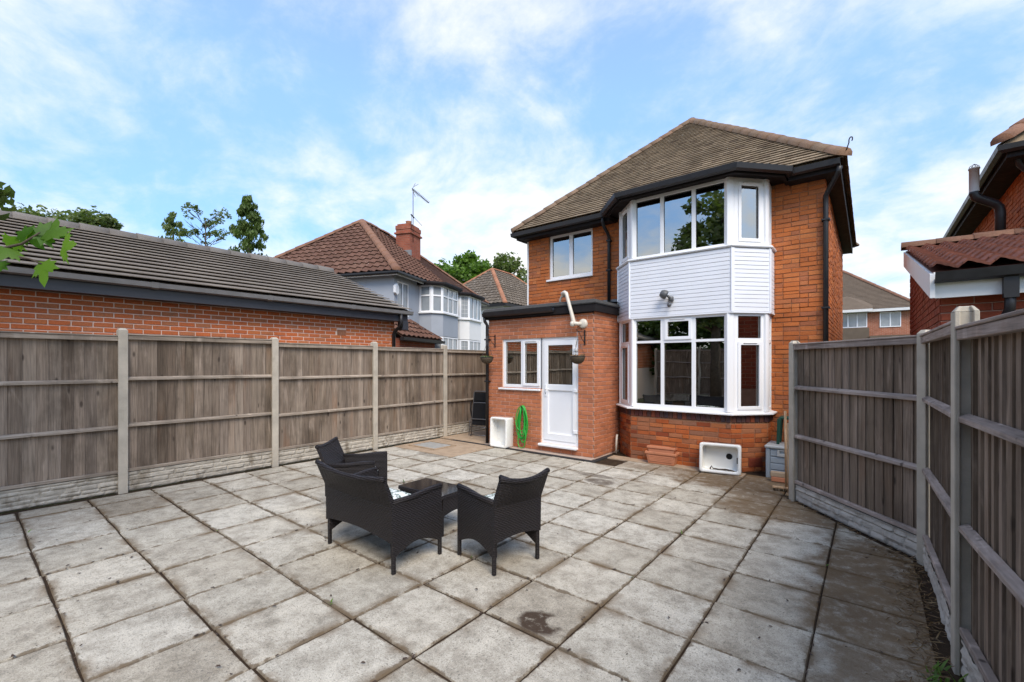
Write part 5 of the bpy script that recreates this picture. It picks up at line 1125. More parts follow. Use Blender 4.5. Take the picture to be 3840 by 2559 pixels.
# ================================================================ TREES
def tree(name, label, x, y, ht, r, base, kind, mat, n_leaf, leaf, group=None, seed=1, sparse=0.0, lean=0.0):
    rnd = random.Random(seed); root = empty(name, (x, y, -0.05), label=label, cat='tree', group=group)
    mb = MB(); tr = 0.02 * ht + 0.05
    top = Vector((x + lean, y, base + (ht - base) * 0.75)); P0 = Vector((x, y, -0.06))
    tr = tr * (0.55 if kind == 'open' else 1)
    mb.tube([P0, P0.lerp(top, 0.35) + Vector((rnd.uniform(-.1,.1), rnd.uniform(-.1,.1), 0)), P0.lerp(top, 0.7), top], [tr, tr * 0.75, tr * 0.45, tr * 0.12], 8)
    tips = []; nl = 14 if kind == 'open' else 9
    for k in range(nl):
        t = (0.35 + 0.6 * k / nl) if kind != 'open' else 0.80 + 0.19 * k / nl; p = P0.lerp(top, t) if base / ht < t else P0.lerp(top, max(t, base / ht)); a = k * 2.4 + rnd.random()
        ln = r * rnd.uniform(0.55, 0.95) * (1 if kind != 'cone' else (1.1 - t)); q = p + Vector((math.cos(a) * ln, math.sin(a) * ln, ln * rnd.uniform(0.5, 1.0) if kind != 'cone' else -0.1 * ln))
        mb.tube([p, p.lerp(q, 0.5) + Vector((0, 0, 0.1 * ln)), q], [tr * (0.32 if kind != 'open' else 0.14), tr * (0.2 if kind != 'open' else 0.09), tr * 0.04], 5); tips.append(q)
        if kind == 'open':
            for j in range(3):
                a2 = a + rnd.uniform(-0.9, 0.9); s_ = p.lerp(q, rnd.uniform(0.4, 0.8)); q2 = s_ + Vector((math.cos(a2), math.sin(a2), rnd.uniform(0.4, 1.0))) * r * 0.4; mb.tube([s_, q2], [tr * 0.14, tr * 0.04], 4); tips.append(q2)
    mb.build('trunk', M_['trunk'], root, fix=False)
    clumps = []
    nc = {'round': 70, 'cone': 110, 'open': 64}[kind]
    for k in range(nc):
        if kind == 'cone':
            t = rnd.random() ** 1.25; z = base + (ht - base) * t; rr = r * (1 - t) ** 0.62 * rnd.uniform(0.45, 1.05) + 0.06; a = rnd.uniform(0, 2 * math.pi); c = Vector((x + rr * math.cos(a), y + rr * math.sin(a), z)); cr = r * 0.30 * (1.05 - 0.6 * t)
        elif kind == 'round':
            v = Vector((rnd.gauss(0, 1), rnd.gauss(0, 1), rnd.gauss(0, 1))).normalized() * rnd.uniform(0.35, 1.0) ** 0.6; hz_ = (ht - base) / 2
            c = Vector((x + v.x * r * 0.86, y + v.y * r * 0.86, base + hz_ + v.z * hz_ * 0.9)); cr = r * rnd.uniform(0.2, 0.36)
        else: c = rnd.choice(tips) + Vector((rnd.uniform(-.2,.2), rnd.uniform(-.2,.2), rnd.uniform(-.1,.25))) * r; cr = r * rnd.uniform(0.10, 0.22)
        clumps.append((c, cr))
    vs = []; fs = []
    for i in range(n_leaf):
        c, cr = clumps[i % nc]
        if rnd.random() < sparse: continue
        d = Vector((rnd.gauss(0, 1), rnd.gauss(0, 1), rnd.gauss(0, 0.8))); d = d.normalized() * cr * rnd.random() ** 0.45
        p = c + d; s_ = leaf * rnd.uniform(0.6, 1.35)
        u = Vector((rnd.gauss(0, 1), rnd.gauss(0, 1), rnd.gauss(0, 0.5))).normalized(); w = u.cross(Vector((rnd.gauss(0, 1), rnd.gauss(0, 1), rnd.gauss(0, 1)))).normalized()
        if kind == 'cone': u = (u * 0.6 + Vector((0, 0, -1))).normalized()
        b = len(vs); vs += [p - u * s_ * 0.6, p + w * s_ * 0.36, p + u * s_ * 0.7 + w.cross(u) * s_ * 0.15, p - w * s_ * 0.36]; fs.append((b, b+1, b+2, b+3))
    me = bpy.data.meshes.new('crown'); me.from_pydata([tuple(v) for v in vs], [], fs); me.update(); link('crown', me, mat, root)
    return root
G = 'trees beyond the garage roof'
tree('broadleaf_tree', 'leftmost of the low tree tops showing over the grey garage roof', -43.6, 3.6, 12.1, 2.2, 7.0, 'round', M_['leaf_mid'], 5200, 0.26, G, 1)
tree('broadleaf_tree', 'middle tree top with thin stray twigs over the grey garage roof', -41.4, 5.3, 12.3, 2.0, 7.0, 'round', M_['leaf_mid'], 4600, 0.26, G, 2, 0.15)
tree('broadleaf_tree', 'right hand of the low tree tops over the garage roof, beside open sky', -40.2, 6.3, 11.9, 1.2, 7.0, 'round', M_['leaf_mid'], 3200, 0.24, G, 3)
tree('conifer_tree', 'slim ragged conifer left of the bare looking tree above the garage roof', -34.1, 8.6, 11.1, 1.2, 6.8, 'cone', M_['leaf_mid'], 3200, 0.17, G, 4, 0.25)
tree('sparse_tree', 'sparse tree with visible branches between the two conifers', -32.5, 9.85, 11.2, 1.15, 9.2, 'open', M_['leaf_mid'], 1500, 0.13, G, 5, 0.2)
tree('conifer_tree', 'tall dense dark green conifer above the garage roof', -27.1, 10.3, 10.9, 1.4, 4.5, 'cone', M_['leaf_dark'], 9000, 0.17, G, 6)
G2 = 'trees between the houses'
tree('broadleaf_tree', 'bright green rounded tree behind the white semi detached house', -24.7, 25.0, 10.4, 2.5, 4.5, 'round', M_['leaf_bright'], 9000, 0.30, G2, 7)
tree('broadleaf_tree', 'thinner olive green tree right of the bright green tree', -24.0, 29.4, 11.4, 1.9, 6.0, 'round', M_['leaf_mid'], 4200, 0.28, G2, 8, 0.2)
for k in range(5): tree('garden_tree', ('first', 'second', 'third', 'fourth', 'fifth')[k] + ' dark tree from the left beyond the rear fence behind the viewer', -8.5 + 2.1 * k, -8.6 - (k % 2), 5.4 + 0.5 * (k % 3), 1.7, 0.8, 'round', M_['leaf_dark'], 2600, 0.26, 'trees behind the viewer', 30 + k)
# maple standing left of the viewer: its branch hangs into the picture
mt = tree('maple_tree', 'maple tree at the left edge whose leafy branch hangs in front of the garage roof', -4.5, -2.7, 8.3, 1.75, 2.9, 'round', M_['leaf_mid'], 8000, 0.20, None, 9)
mb = MB(); mb.tube([(-4.45, -2.6, 2.6), (-3.9, -1.4, 2.45), (-3.2, -0.5, 2.22), (-2.80, 0.04, 2.13), (-2.66, 0.17, 2.18), (-2.60, 0.215, 2.225)], [0.03, 0.02, 0.012, 0.007, 0.005, 0.003], 7); mb.tube([(-2.74, 0.10, 2.145), (-2.64, 0.19, 2.12), (-2.60, 0.22, 2.10)], [0.005, 0.004, 0.003], 6)
mb.build('branch', M_['trunk'], mt)
def maple_leaf():
    pts = [(0,0),(0.10,-0.04),(0.26,-0.10),(0.22,0.02),(0.50,0.10),(0.38,0.20),(0.58,0.44),(0.36,0.40),(0.34,0.52),(0.17,0.44),(0.15,0.72),(0.0,1.0)]
    out = pts + [(-x, y) for x, y in pts[-2:0:-1]]
    vs = [(0, 0.30, 0.03)] + [(x, y, -0.22 * (x * x) - 0.10 * (y - 0.3) ** 2 + 0.02 * math.sin(9 * x)) for x, y in out]; n = len(out)
    mb = MB(); mb.add(vs, [(0, 1 + i, 1 + (i + 1) % n) for i in range(n)], True); me = mb.mesh('leaf', fix=False); me.materials.append(M_['leaf_maple']); return me
ML = maple_leaf(); rnd = random.Random(5)
for (x, y, z, s_, rx, ry, rz) in ((-2.665,0.17,2.235,0.115,70,10,130),(-2.62,0.205,2.225,0.13,55,20,60),(-2.575,0.245,2.205,0.14,62,-25,10),(-2.60,0.225,2.11,0.135,-75,15,150),(-2.545,0.27,2.165,0.15,-62,-10,100),(-2.70,0.14,2.21,0.12,60,0,200),(-2.73,0.115,2.11,0.12,-60,10,170),(-2.655,0.18,2.20,0.10,40,30,300),(-2.69,0.15,2.16,0.11,-40,-20,220)):
    o = bpy.data.objects.new('leaf', ML); col.objects.link(o); adopt(o, mt)
    o.matrix_basis = Matrix.Translation((x, y, z)) @ Matrix.Rotation(YAW, 4, 'Z') @ Matrix.Rotation(R(rz), 4, 'Y') @ Matrix.Rotation(R(rx - (90 if rx > 0 else -90)), 4, 'X') @ Matrix.Rotation(R(ry), 4, 'Y') @ Matrix.Rotation(R(90), 4, 'X') @ Matrix.Diagonal((s_ * 0.85, s_ * 0.85, s_ * 0.85, 1))
vs = []; fs = []
for k in range(160):     # dark leaf cluster at the picture's left edge
    p = Vector((-6.12 + rnd.gauss(0, 0.07), 0.20 + rnd.gauss(0, 0.06), 3.18 + rnd.gauss(0, 0.08))); u = Vector((rnd.gauss(0,1), rnd.gauss(0,1), rnd.gauss(0,1))).normalized(); w = u.orthogonal().normalized(); b = len(vs); s_ = 0.05
    vs += [p - u * s_, p + w * s_ * 0.6, p + u * s_, p - w * s_ * 0.6]; fs.append((b, b+1, b+2, b+3))
me = bpy.data.meshes.new('leaf_cluster'); me.from_pydata([tuple(v) for v in vs], [], fs); me.update(); lc = link('leaf_cluster', me, M_['leaf_dark'], mt)
mb = MB(); mb.tube([(-4.6, -2.4, 3.4), (-5.4, -1.0, 3.3), (-6.1, 0.18, 3.18)], [0.025, 0.015, 0.005], 6); mb.build('branch', M_['trunk'], mt)

# ================================================================ FURNITURE
def arc(p, q, bulge, n=8):
    p, q = Vector(p), Vector(q); return [p.lerp(q, i / n) + Vector((0, 1)) * bulge * math.sin(math.pi * i / n) for i in range(n + 1)]
def seat_unit(name, label, cat, W, D, loc, rz, group):
    """rattan seat: x across, +y to the front, origin at the middle of the rear legs' line"""
    root = empty(name, loc, rz, label, cat, group); root['local'] = 1
    m = M_['rattan']; t = 0.035
    for s_ in (-1, 1):
        side = [(y, z) for y, z in [(-0.0, 0.14)] ] + [(v.x, v.y) for v in arc((0.03, 0.135), (D - 0.03, 0.13), 0.075, 10)] + [(D, 0.13), (D, 0.625)] + [(v.x, v.y) for v in arc((D - 0.02, 0.625), (0.02, 0.585), -0.02, 8)] + [(0.0, 0.59)]
        mb = MB(); mb.prism(side, -t / 2, t / 2, M=Matrix(((0,0,1,s_*(W/2 - t/2 - 0.004)),(1,0,0,0),(0,1,0,0),(0,0,0,1)))); mb.build('side_panel', m, root, bevel=0.006)
        mb = MB(); mb.tube([(s_*(W/2 - t/2), D - 0.005, 0.61), (s_*(W/2 - t/2), D * 0.75, 0.605), (s_*(W/2 - t/2), D * 0.4, 0.582), (s_*(W/2 - t/2), 0.0, 0.580)], 0.024, 8); mb.build('arm_rail', m, root)
        for y in (0.018, D - 0.018):
            mb = MB(); mb.box(s_*(W/2 - 0.018) - 0.015, y - 0.015, 0.0, s_*(W/2 - 0.018) + 0.015, y + 0.015, 0.20); mb.build('leg', m, root, bevel=0.004)
    n = 14; vs = []; prof = []
    for i in range(n + 1):
        u = i / n; x = -W / 2 + W * u; xt = x * 1.02; zt = 0.785 - 0.035 * math.sin(math.pi * u); zb = 0.25 + 0.035 * math.sin(math.pi * u); cv_ = 0.035 * math.sin(math.pi * u)
        prof.append([(x, -0.005, zb), (x, -0.012 - cv_ * 0.2, 0.55), (xt, -0.105 - cv_, zt), (xt, -0.075 - cv_, zt + 0.004), (x, 0.03 - cv_ * 0.2, 0.55), (x, 0.03, zb)])
    fs = []; k = 6
    for i in range(n):
        for j in range(k): fs.append((i*k+j, i*k+(j+1)%k, (i+1)*k+(j+1)%k, (i+1)*k+j))
    fs += [tuple(range(k)), tuple(range(n*k, n*k+k))[::-1]]
    mb = MB(); mb.add([p for q in prof for p in q], fs, False); mb.build('backrest', m, root)
    mb = MB(); mb.tube([(q[2][0], q[2][1] + 0.014, q[2][2] + 0.004) for q in prof], 0.022, 8); mb.build('top_rail', m, root)
    mb = MB(); mb.box(-W/2 + t, 0.03, 0.28, W/2 - t, D - 0.01, 0.31); mb.build('seat', m, root, bevel=0.006)
    mb = MB(); pl = [(v.x, v.y) for v in arc((-W/2 + t, 0.15), (W/2 - t, 0.15), 0.06, 12)] + [(W/2 - t, 0.30), (-W/2 + t, 0.30)]
    mb.prism(pl, 0, 0.03, M=Matrix(((1,0,0,0),(0,0,-1,D),(0,1,0,0),(0,0,0,1)))); mb.build('apron', m, root)
    return root
def cushion(label, W, D, loc, rz, z):
    mb = MB(Matrix.Translation((loc[0], loc[1], z)) @ Matrix.Rotation(rz, 4, 'Z')); nx, ny = 14, 12; vs = []
    for sgn in (1, -1):
        for j in range(ny + 1):
            for i in range(nx + 1):
                u, v = i / nx * 2 - 1, j / ny * 2 - 1; e = (1 - u ** 4) * (1 - v ** 4); pin = 1 - 0.05 * (1 - abs(u * v))
                vs.append((u * W / 2 * pin, D / 2 + 0.02 + v * D / 2 * pin, 0.0 + sgn * 0.105 * e ** 0.45))
    Wn = nx + 1; o = Wn * (ny + 1); fs = []
    for j in range(ny):
        for i in range(nx):
            a = j * Wn + i; fs.append((a, a+1, a+Wn+1, a+Wn)); fs.append((o+a, o+a+Wn, o+a+Wn+1, o+a+1))
    mb.add(vs, fs, True); ob_ = mb.build('seat_cushion', M_['cushion']); tag(ob_, label, 'cushion', 'leaf patterned cushions'); return ob_
GS = 'dark rattan garden seats'
SO = (-3.473, 2.19, 0); seat_unit('rattan_sofa', 'dark rattan two seat sofa seen from behind, nearest the bottom left', 'sofa', 1.01, 0.53, SO, 0, GS)
cr_ang = math.atan2(0.101, -0.499) - math.pi / 2
CR = (-2.2805, 2.9315, 0); seat_unit('rattan_armchair', 'dark rattan armchair seen from behind, right of the low table', 'armchair', 0.51, 0.54, CR, cr_ang, GS)
cl_ang = R(40) - math.pi / 2
CL = (-4.80, 2.74, 0); seat_unit('rattan_armchair', 'dark rattan armchair half hidden behind the sofa, facing the low table', 'armchair', 0.56, 0.53, CL, cl_ang, GS)
cushion('green and white leaf cushion on the rattan sofa', 0.92, 0.44, SO, 0, 0.43)
cushion('green and white leaf cushion on the armchair right of the table', 0.43, 0.44, CR, cr_ang, 0.43)
cushion('green and white leaf cushion on the armchair behind the sofa', 0.45, 0.42, CL, cl_ang, 0.42)
tb = empty('coffee_table', (-3.59, 3.16, 0), R(1.5), 'low dark rattan coffee table with shiny black glass top', 'table'); tb['local'] = 1
TW, TD = 0.66, 0.39
mb = MB(); mb.box(-TW/2, -TD/2, 0.393, TW/2, TD/2, 0.401); mb.build('table_top', M_['table_glass'], tb, bevel=0.002)
mb = MB(); mb.box(-TW/2 - 0.004, -TD/2 - 0.004, 0.36, TW/2 + 0.004, TD/2 + 0.004, 0.392); mb.build('rim', M_['rattan'], tb, bevel=0.006)
for s_ in (-1, 1):
    pl = [(v.x, v.y) for v in arc((-TW/2 + 0.02, 0.19), (TW/2 - 0.02, 0.19), 0.035, 10)] + [(TW/2 - 0.02, 0.37), (-TW/2 + 0.02, 0.37)]
    mb = MB(); mb.prism(pl, -0.012, 0.012, M=Matrix(((1,0,0,0),(0,0,-1,s_*(TD/2 - 0.016)),(0,1,0,0),(0,0,0,1)))); mb.build('side_panel', M_['rattan'], tb)
    pl = [(v.x, v.y) for v in arc((-TD/2 + 0.02, 0.19), (TD/2 - 0.02, 0.19), 0.03, 10)] + [(TD/2 - 0.02, 0.37), (-TD/2 + 0.02, 0.37)]
    mb = MB(); mb.prism(pl, -0.012, 0.012, M=Matrix(((0,0,1,s_*(TW/2 - 0.016)),(1,0,0,0),(0,1,0,0),(0,0,0,1)))); mb.build('end_panel', M_['rattan'], tb)
    for q in (-1, 1):
        mb = MB(); mb.box(s_*(TW/2 - 0.018) - 0.015, q*(TD/2 - 0.018) - 0.015, 0, s_*(TW/2 - 0.018) + 0.015, q*(TD/2 - 0.018) + 0.015, 0.25); mb.build('leg', M_['rattan'], tb, bevel=0.003)

# ================================================================ THINGS ABOUT THE YARD
def rrect(w, h, r, n=5):
    out = []
    for cx, cy, a0 in ((w/2-r, h/2-r, 0), (-w/2+r, h/2-r, 90), (-w/2+r, -h/2+r, 180), (w/2-r, -h/2+r, 270)):
        for k in range(n + 1): a = R(a0 + 90 * k / n); out.append((cx + r * math.cos(a), cy + r * math.sin(a)))
    return out
def sink(label, loc, rot, W, H, D, drain, slot, dirt):
    root = empty('belfast_sink', loc, 0, label, 'sink', 'butler sinks by the house wall'); root['local'] = 1; root.rotation_euler = rot
    mb = MB(); rings = []; wall_t = 0.045
    for (dw, r, y) in ((0.03, 0.03, D), (0.0, 0.04, D - 0.02), (0.0, 0.04, 0.02), (0.012, 0.045, 0.004), (0.03, 0.045, 0.0), (wall_t * 1.6, 0.045, 0.0), (wall_t * 2, 0.04, 0.012), (wall_t * 2.05, 0.04, D * 0.5), (wall_t * 2.2, 0.045, D - 0.06), (wall_t * 2.9, 0.04, D - 0.045)):
        rings.append([(x, y, z + H / 2) for x, z in rrect(W - dw, H - dw, r)])
    n = len(rings[0]); vs = [p for q in rings for p in q]; fs = [(i*n+k, i*n+(k+1)%n, (i+1)*n+(k+1)%n, (i+1)*n+k) for i in range(len(rings)-1) for k in range(n)]
    fs += [tuple(range(n)), tuple(range((len(rings)-1)*n, len(rings)*n))[::-1]]
    mb.add(vs, fs, True); me = mb.mesh('basin'); bo = link('basin', me, M_['ceramic'], root)
    mb = MB(Matrix.Translation((drain[0], D - 0.047, drain[1])) @ Matrix.Rotation(R(90), 4, 'X')); mb.lathe([(0.0, 0.0), (0.034, 0.0), (0.04, 0.004), (0.046, 0.0)], n=18); mb.build('drain_hole', M_['dark_void'], root)
    mb = MB(); mb.box(*slot); mb.build('overflow_slot', M_['dark_void'], root, bevel=0.004)
    if dirt:
        rnd = random.Random(3); vs = []; fs = []
        mb = MB()
        for k in range(16):
            cx = rnd.uniform(-0.12, 0.20); cy = rnd.uniform(0.03, D - 0.07); s_ = rnd.uniform(0.012, 0.05)
            mb.add([(cx + s_ * math.cos(a * 1.05) * rnd.uniform(0.6, 1.6), cy + 0.4 * s_ * math.sin(a * 1.05), 0.052 + 0.001 * k * 0.2) for a in range(6)], [tuple(range(6))])
        mb.build('mud', M_['mud'], root, kind='stuff')
        mb = MB(); pts = [(-0.12, 0.02, 0.09)]
        mb.tube([(-0.14, 0.08, 0.055), (-0.12, 0.08, 0.10), (-0.10, 0.08, 0.065), (-0.02, 0.07, 0.062), (0.08, 0.06, 0.068), (0.17, 0.06, 0.06), (0.20, 0.05, 0.056)], [0.012, 0.008, 0.010, 0.007, 0.012, 0.010, 0.005], 7); mb.build('twig', M_['mud'], root)
    return root
sink('white butler sink standing on its end beside the green hose', (-5.81, 6.80, 0.012), (R(-2), 0, R(2)), 0.43, 0.60, 0.25, (0.12, 0.46), (-0.02, 0.035, 0.548, 0.05, 0.06, 0.556), False)
sink('white butler sink with brown sludge, tipped on its side under the bay window', (-1.78, 7.30, 0.012), (R(-6), R(0), R(9)), 0.585, 0.455, 0.22, (0.12, 0.26), (0.232, 0.03, 0.17, 0.246, 0.07, 0.26), True)
# hose
mb = MB(); pts = []; rnd = random.Random(11); loops = 8
for k in range(loops * 24):
    t = k / 24 * 2 * math.pi; lo = 0.13 + 0.22 * ((k // 24) / loops) + 0.05 * math.sin(k // 24 * 2.1); half = (0.86 - lo) / 2; wdt = 0.115 + 0.045 * math.sin((k // 24) * 1.9) - 0.02
    z = lo + half + half * math.cos(t); x = wdt * math.sin(t) * (0.55 + 0.45 * (0.86 - z) / (0.86 - lo + 1e-6)) * 1.2
    pts.append((-5.345 + x + 0.012 * math.sin(k * 0.13), 7.03 - 0.035 * math.sin(k * 0.21) * 0.6 - 0.006 * (k // 24), z))
pts += [(-5.40, 7.0, 0.5), (-5.43, 6.99, 0.3), (-5.44, 6.99, 0.12), (-5.40, 6.98, 0.05), (-5.33, 6.98, 0.03), (-5.27, 6.98, 0.07), (-5.25, 6.99, 0.25), (-5.28, 7.0, 0.45)]
mb.tube(pts, 0.0095, 7); ho = mb.build('garden_hose', M_['hose']); tag(ho, 'bright green garden hose coiled on the wall left of the white door', 'hose')
mb = MB(); mb.tube([(-5.35, 7.09, 0.84), (-5.35, 6.98, 0.84), (-5.35, 6.97, 0.87)], 0.008, 6); hk = mb.build('hose_hook', M_['iron']); tag(hk, 'small iron hook carrying the coiled green hose', 'hook')
# brackets and hanging baskets
def bracket(x, label):
    rt = empty('plant_bracket', (x, YE - 0.01, 2.2), 0, label, 'bracket', 'iron plant brackets'); 
    mb = MB(); mb.box(x - 0.012, YE - 0.022, 2.03, x + 0.012, YE - 0.012, 2.30); mb.build('wall_plate', M_['iron'], rt)
    mb = MB(); mb.tube([(x, YE - 0.02, 2.26), (x, YE - 0.26, 2.26), (x, YE - 0.29, 2.27), (x, YE - 0.30, 2.30)], 0.007, 6); mb.build('arm', M_['iron'], rt)
    mb = MB(); mb.tube([(x, YE - 0.02, 2.07), (x, YE - 0.10, 2.12), (x, YE - 0.18, 2.20), (x, YE - 0.22, 2.255)], 0.006, 6); mb.build('brace', M_['iron'], rt)
def basket(x, label, seed, green):
    y = YE - 0.27; z = 1.80; rt = empty('hanging_basket', (x, y, z - 0.1), 0, label, 'hanging basket', 'hanging baskets by the door'); rnd = random.Random(seed)
    mb = MB(); mb.lathe([(0.001,-0.115),(0.06,-0.105),(0.105,-0.07),(0.13,-0.015),(0.135,0.02),(0.12,0.02),(0.10,-0.01),(0.001,-0.02)], (x, y, z), 20); mb.build('bowl', M_['coco'], rt)
    mb = MB(); mb.lathe([(0.134,0.012),(0.142,0.02),(0.134,0.028),(0.128,0.02),(0.134,0.012)], (x, y, z), 20); mb.build('rim', M_['iron'], rt)
    for k in range(3):
        a = k * 2.094 + 0.4; mb = MB(); mb.tube([(x + 0.135 * math.cos(a), y + 0.135 * math.sin(a), z + 0.02), (x, y, z + 0.33), (x, y, 2.27)], 0.0035, 5); mb.build('chain', M_['tube_grey'], rt)
    vs = []; fs = []
    for k in range(140):
        a = rnd.uniform(0, 6.28); r_ = 0.12 * rnd.random() ** 0.5; p = Vector((x + r_ * math.cos(a), y + r_ * math.sin(a), z + 0.0 + rnd.random() * 0.04)); u = Vector((rnd.gauss(0, .5), rnd.gauss(0, .5), rnd.uniform(0.1, 0.8))).normalized(); w = u.orthogonal().normalized(); s_ = rnd.uniform(0.015, 0.045); b = len(vs)
        vs += [p - w * s_ * 0.25, p + w * s_ * 0.25, p + u * s_]; fs.append((b, b+1, b+2))
    me = bpy.data.meshes.new('dry_plants'); me.from_pydata([tuple(v) for v in vs], [], fs); link('dry_plants', me, M_['leaf_mid'] if green else M_['straw'], rt, 'stuff')
bracket(-3.99, 'black iron plant bracket above the basket right of the door'); bracket(-6.12, 'black iron plant bracket at the left corner of the kitchen')
basket(-3.99, 'hanging basket of dry plants right of the white door', 1, False); basket(-6.12, 'hanging basket at the left corner of the kitchen wall', 2, True)
# planters
def trough(loc, rz, tilt, label, W, D, H):
    rt = empty('trough_planter', loc, 0, label, 'planter', 'terracotta trough planters'); rt['local'] = 1; rt.rotation_euler = (tilt, 0, rz)
    mb = MB(); t = 0.012; b = 0.86
    rings = [(W*b, D*b, 0.0), (W, D, H-0.04), (W+0.03, D+0.03, H-0.04), (W+0.03, D+0.03, H), (W-0.01, D-0.01, H), (W-2*t, D-2*t, H-0.04), (W*b-2*t, D*b-2*t, 0.05)]
    vs = [(sx*w/2, sy*d/2, z) for w, d, z in rings for sx, sy in ((-1,-1),(1,-1),(1,1),(-1,1))]; fs = [(i*4+k, i*4+(k+1)%4, (i+1)*4+(k+1)%4, (i+1)*4+k) for i in range(len(rings)-1) for k in range(4)] + [(3,2,1,0), tuple(range(24,28))]
    mb.add(vs, fs); mb.build('trough', M_['terracotta'], rt, bevel=0.004)
    for k in range(4 if D > 0.16 else 0):
        z = 0.04 + k * (H - 0.10) / 4; w0 = W * (b + (1-b) * z / (H-0.04)); d0 = D * (b + (1-b) * z / (H-0.04)); mb = MB(); mb.box(-w0/2 + 0.03, -d0/2 - 0.008, z, w0/2 - 0.03, -d0/2 + 0.004, z + 0.022); mb.build('rib', M_['terracotta'], rt, bevel=0.003)
trough((-2.72, 7.45, 0.012), R(3), 0, 'lower terracotta trough planter standing under the bay window', 0.49, 0.19, 0.20)
trough((-2.735, 7.475, 0.105), R(4), R(-7), 'upper terracotta trough planter nested in the lower one', 0.44, 0.15, 0.185)
# storage box and what stands on and by it
sb = empty('storage_box', (-0.93, 7.80, 0), 0, 'grey plastic garden storage box beside the bay, partly behind the fence post', 'storage box')
BX0, BX1, BY0, BY1, BZ = -1.20, -0.62, 7.55, 8.02, 0.44
mb = MB(); mb.box(BX0 + 0.01, BY0 + 0.012, 0.0, BX1 - 0.01, BY1, BZ); mb.build('body', M_['box_grey'], sb, bevel=0.008)
for k in range(4): mb = MB(); mb.box(BX0 + 0.06, BY0, 0.035 + k * 0.098, BX1 - 0.06, BY0 + 0.014, 0.120 + k * 0.098); mb.build('front_slat', M_['box_grey'], sb, bevel=0.006)
for x in (BX0, BX1 - 0.055): mb = MB(); mb.box(x, BY0 - 0.003, 0.0, x + 0.055, BY0 + 0.05, BZ); mb.build('corner_pillar', M_['box_grey'], sb, bevel=0.008)
mb = MB(); mb.box(BX0 - 0.015, BY0 - 0.02, BZ + 0.002, BX1 + 0.015, BY1 + 0.01, BZ + 0.045); mb.build('lid', M_['lid_grey'], sb, bevel=0.012)
mb = MB(); mb.holed(-1.05, -0.78, 0.335, 0.43, [(-1.02, 0.375, -0.81, 0.415)], BY0 - 0.016, BY0 - 0.001); mb.build('latch', M_['lid_grey'], sb, bevel=0.004)
gs = empty('plastic_stool', (-0.90, 7.86, BZ + 0.045), 0, 'dark green plastic step stool standing on the grey storage box', 'stool')
mb = MB(); mb.box(-1.055, 7.72, 0.86, -0.72, 7.95, 0.90); mb.build('seat', M_['green_dark'], gs, bevel=0.012)
for x0, x1, y in ((-1.075, -1.035, 7.735), (-0.75, -0.71, 7.735), (-1.075, -1.035, 7.925), (-0.75, -0.71, 7.925)):
    s_ = -1 if x0 < -0.9 else 1; mb = MB(); mb.add([(x0 + s_*0.012, y-0.02, BZ + 0.046),(x1 + s_*0.012, y-0.02, BZ + 0.046),(x1 + s_*0.012, y+0.02, BZ + 0.046),(x0 + s_*0.012, y+0.02, BZ + 0.046),(x0,y-0.025,0.87),(x1+0.015,y-0.025,0.87),(x1+0.015,y+0.025,0.87),(x0,y+0.025,0.87)], [(3,2,1,0),(4,5,6,7),(0,1,5,4),(1,2,6,5),(2,3,7,6),(3,0,4,7)]); mb.build('leg', M_['green_dark'], gs, bevel=0.006)
def loose_brick(x, y, z, rz, label, mat):
    mb = MB(Matrix.Translation((x, y, z)) @ Matrix.Rotation(rz, 4, 'Z')); mb.box(-0.108, -0.05, 0.0, 0.108, 0.05, 0.066); o = mb.build('loose_brick', mat, bevel=0.006); tag(o, label, 'brick', 'loose bricks by the storage box')
loose_brick(-0.99, 7.37, 0.010, R(6), 'lower loose orange brick on the ground before the grey box', M_['terracotta'])
loose_brick(-1.00, 7.375, 0.078, R(3), 'upper loose mossy brick lying on another before the grey box', M_['orange_sand'])
loose_brick(-0.95, 7.47, 0.010, R(-8), 'loose brick pushed against the front of the grey box', M_['brick_dark'])
br = empty('broom', (-0.80, 6.75, 0), 0, 'pale wooden broom leaning against the fence post with its head on the ground', 'broom')
mb = MB(); mb.tube([(-0.855, 6.88, 0.06), (-0.845, 6.72, 1.08)], 0.014, 8); mb.build('handle', M_['pole'], br)
mb = MB(Matrix.Translation((-0.88, 6.87, 0.035)) @ Matrix.Rotation(R(12), 4, 'Z')); mb.box(-0.13, -0.022, 0.0, 0.10, 0.022, 0.028); mb.build('head', M_['pole'], br, bevel=0.006)
mb = MB(Matrix.Translation((-0.88, 6.87, 0.0)) @ Matrix.Rotation(R(12), 4, 'Z')); rnd = random.Random(2)
for k in range(60): x = rnd.uniform(-0.12, 0.09); y = rnd.uniform(-0.018, 0.018); mb.tube([(x, y, 0.036), (x + rnd.uniform(-.01,.01), y + rnd.uniform(-.01,.01), 0.003)], 0.002, 3)
mb.build('bristles', M_['coco'], br, kind='stuff')
mb = MB(); mb.tube([(-0.815, 6.82, 0.012), (-0.805, 6.665, 0.93)], 0.014, 8); o = mb.build('wooden_pole', M_['pole']); tag(o, 'shorter pale wooden pole leaning between the broom and the fence post', 'pole')
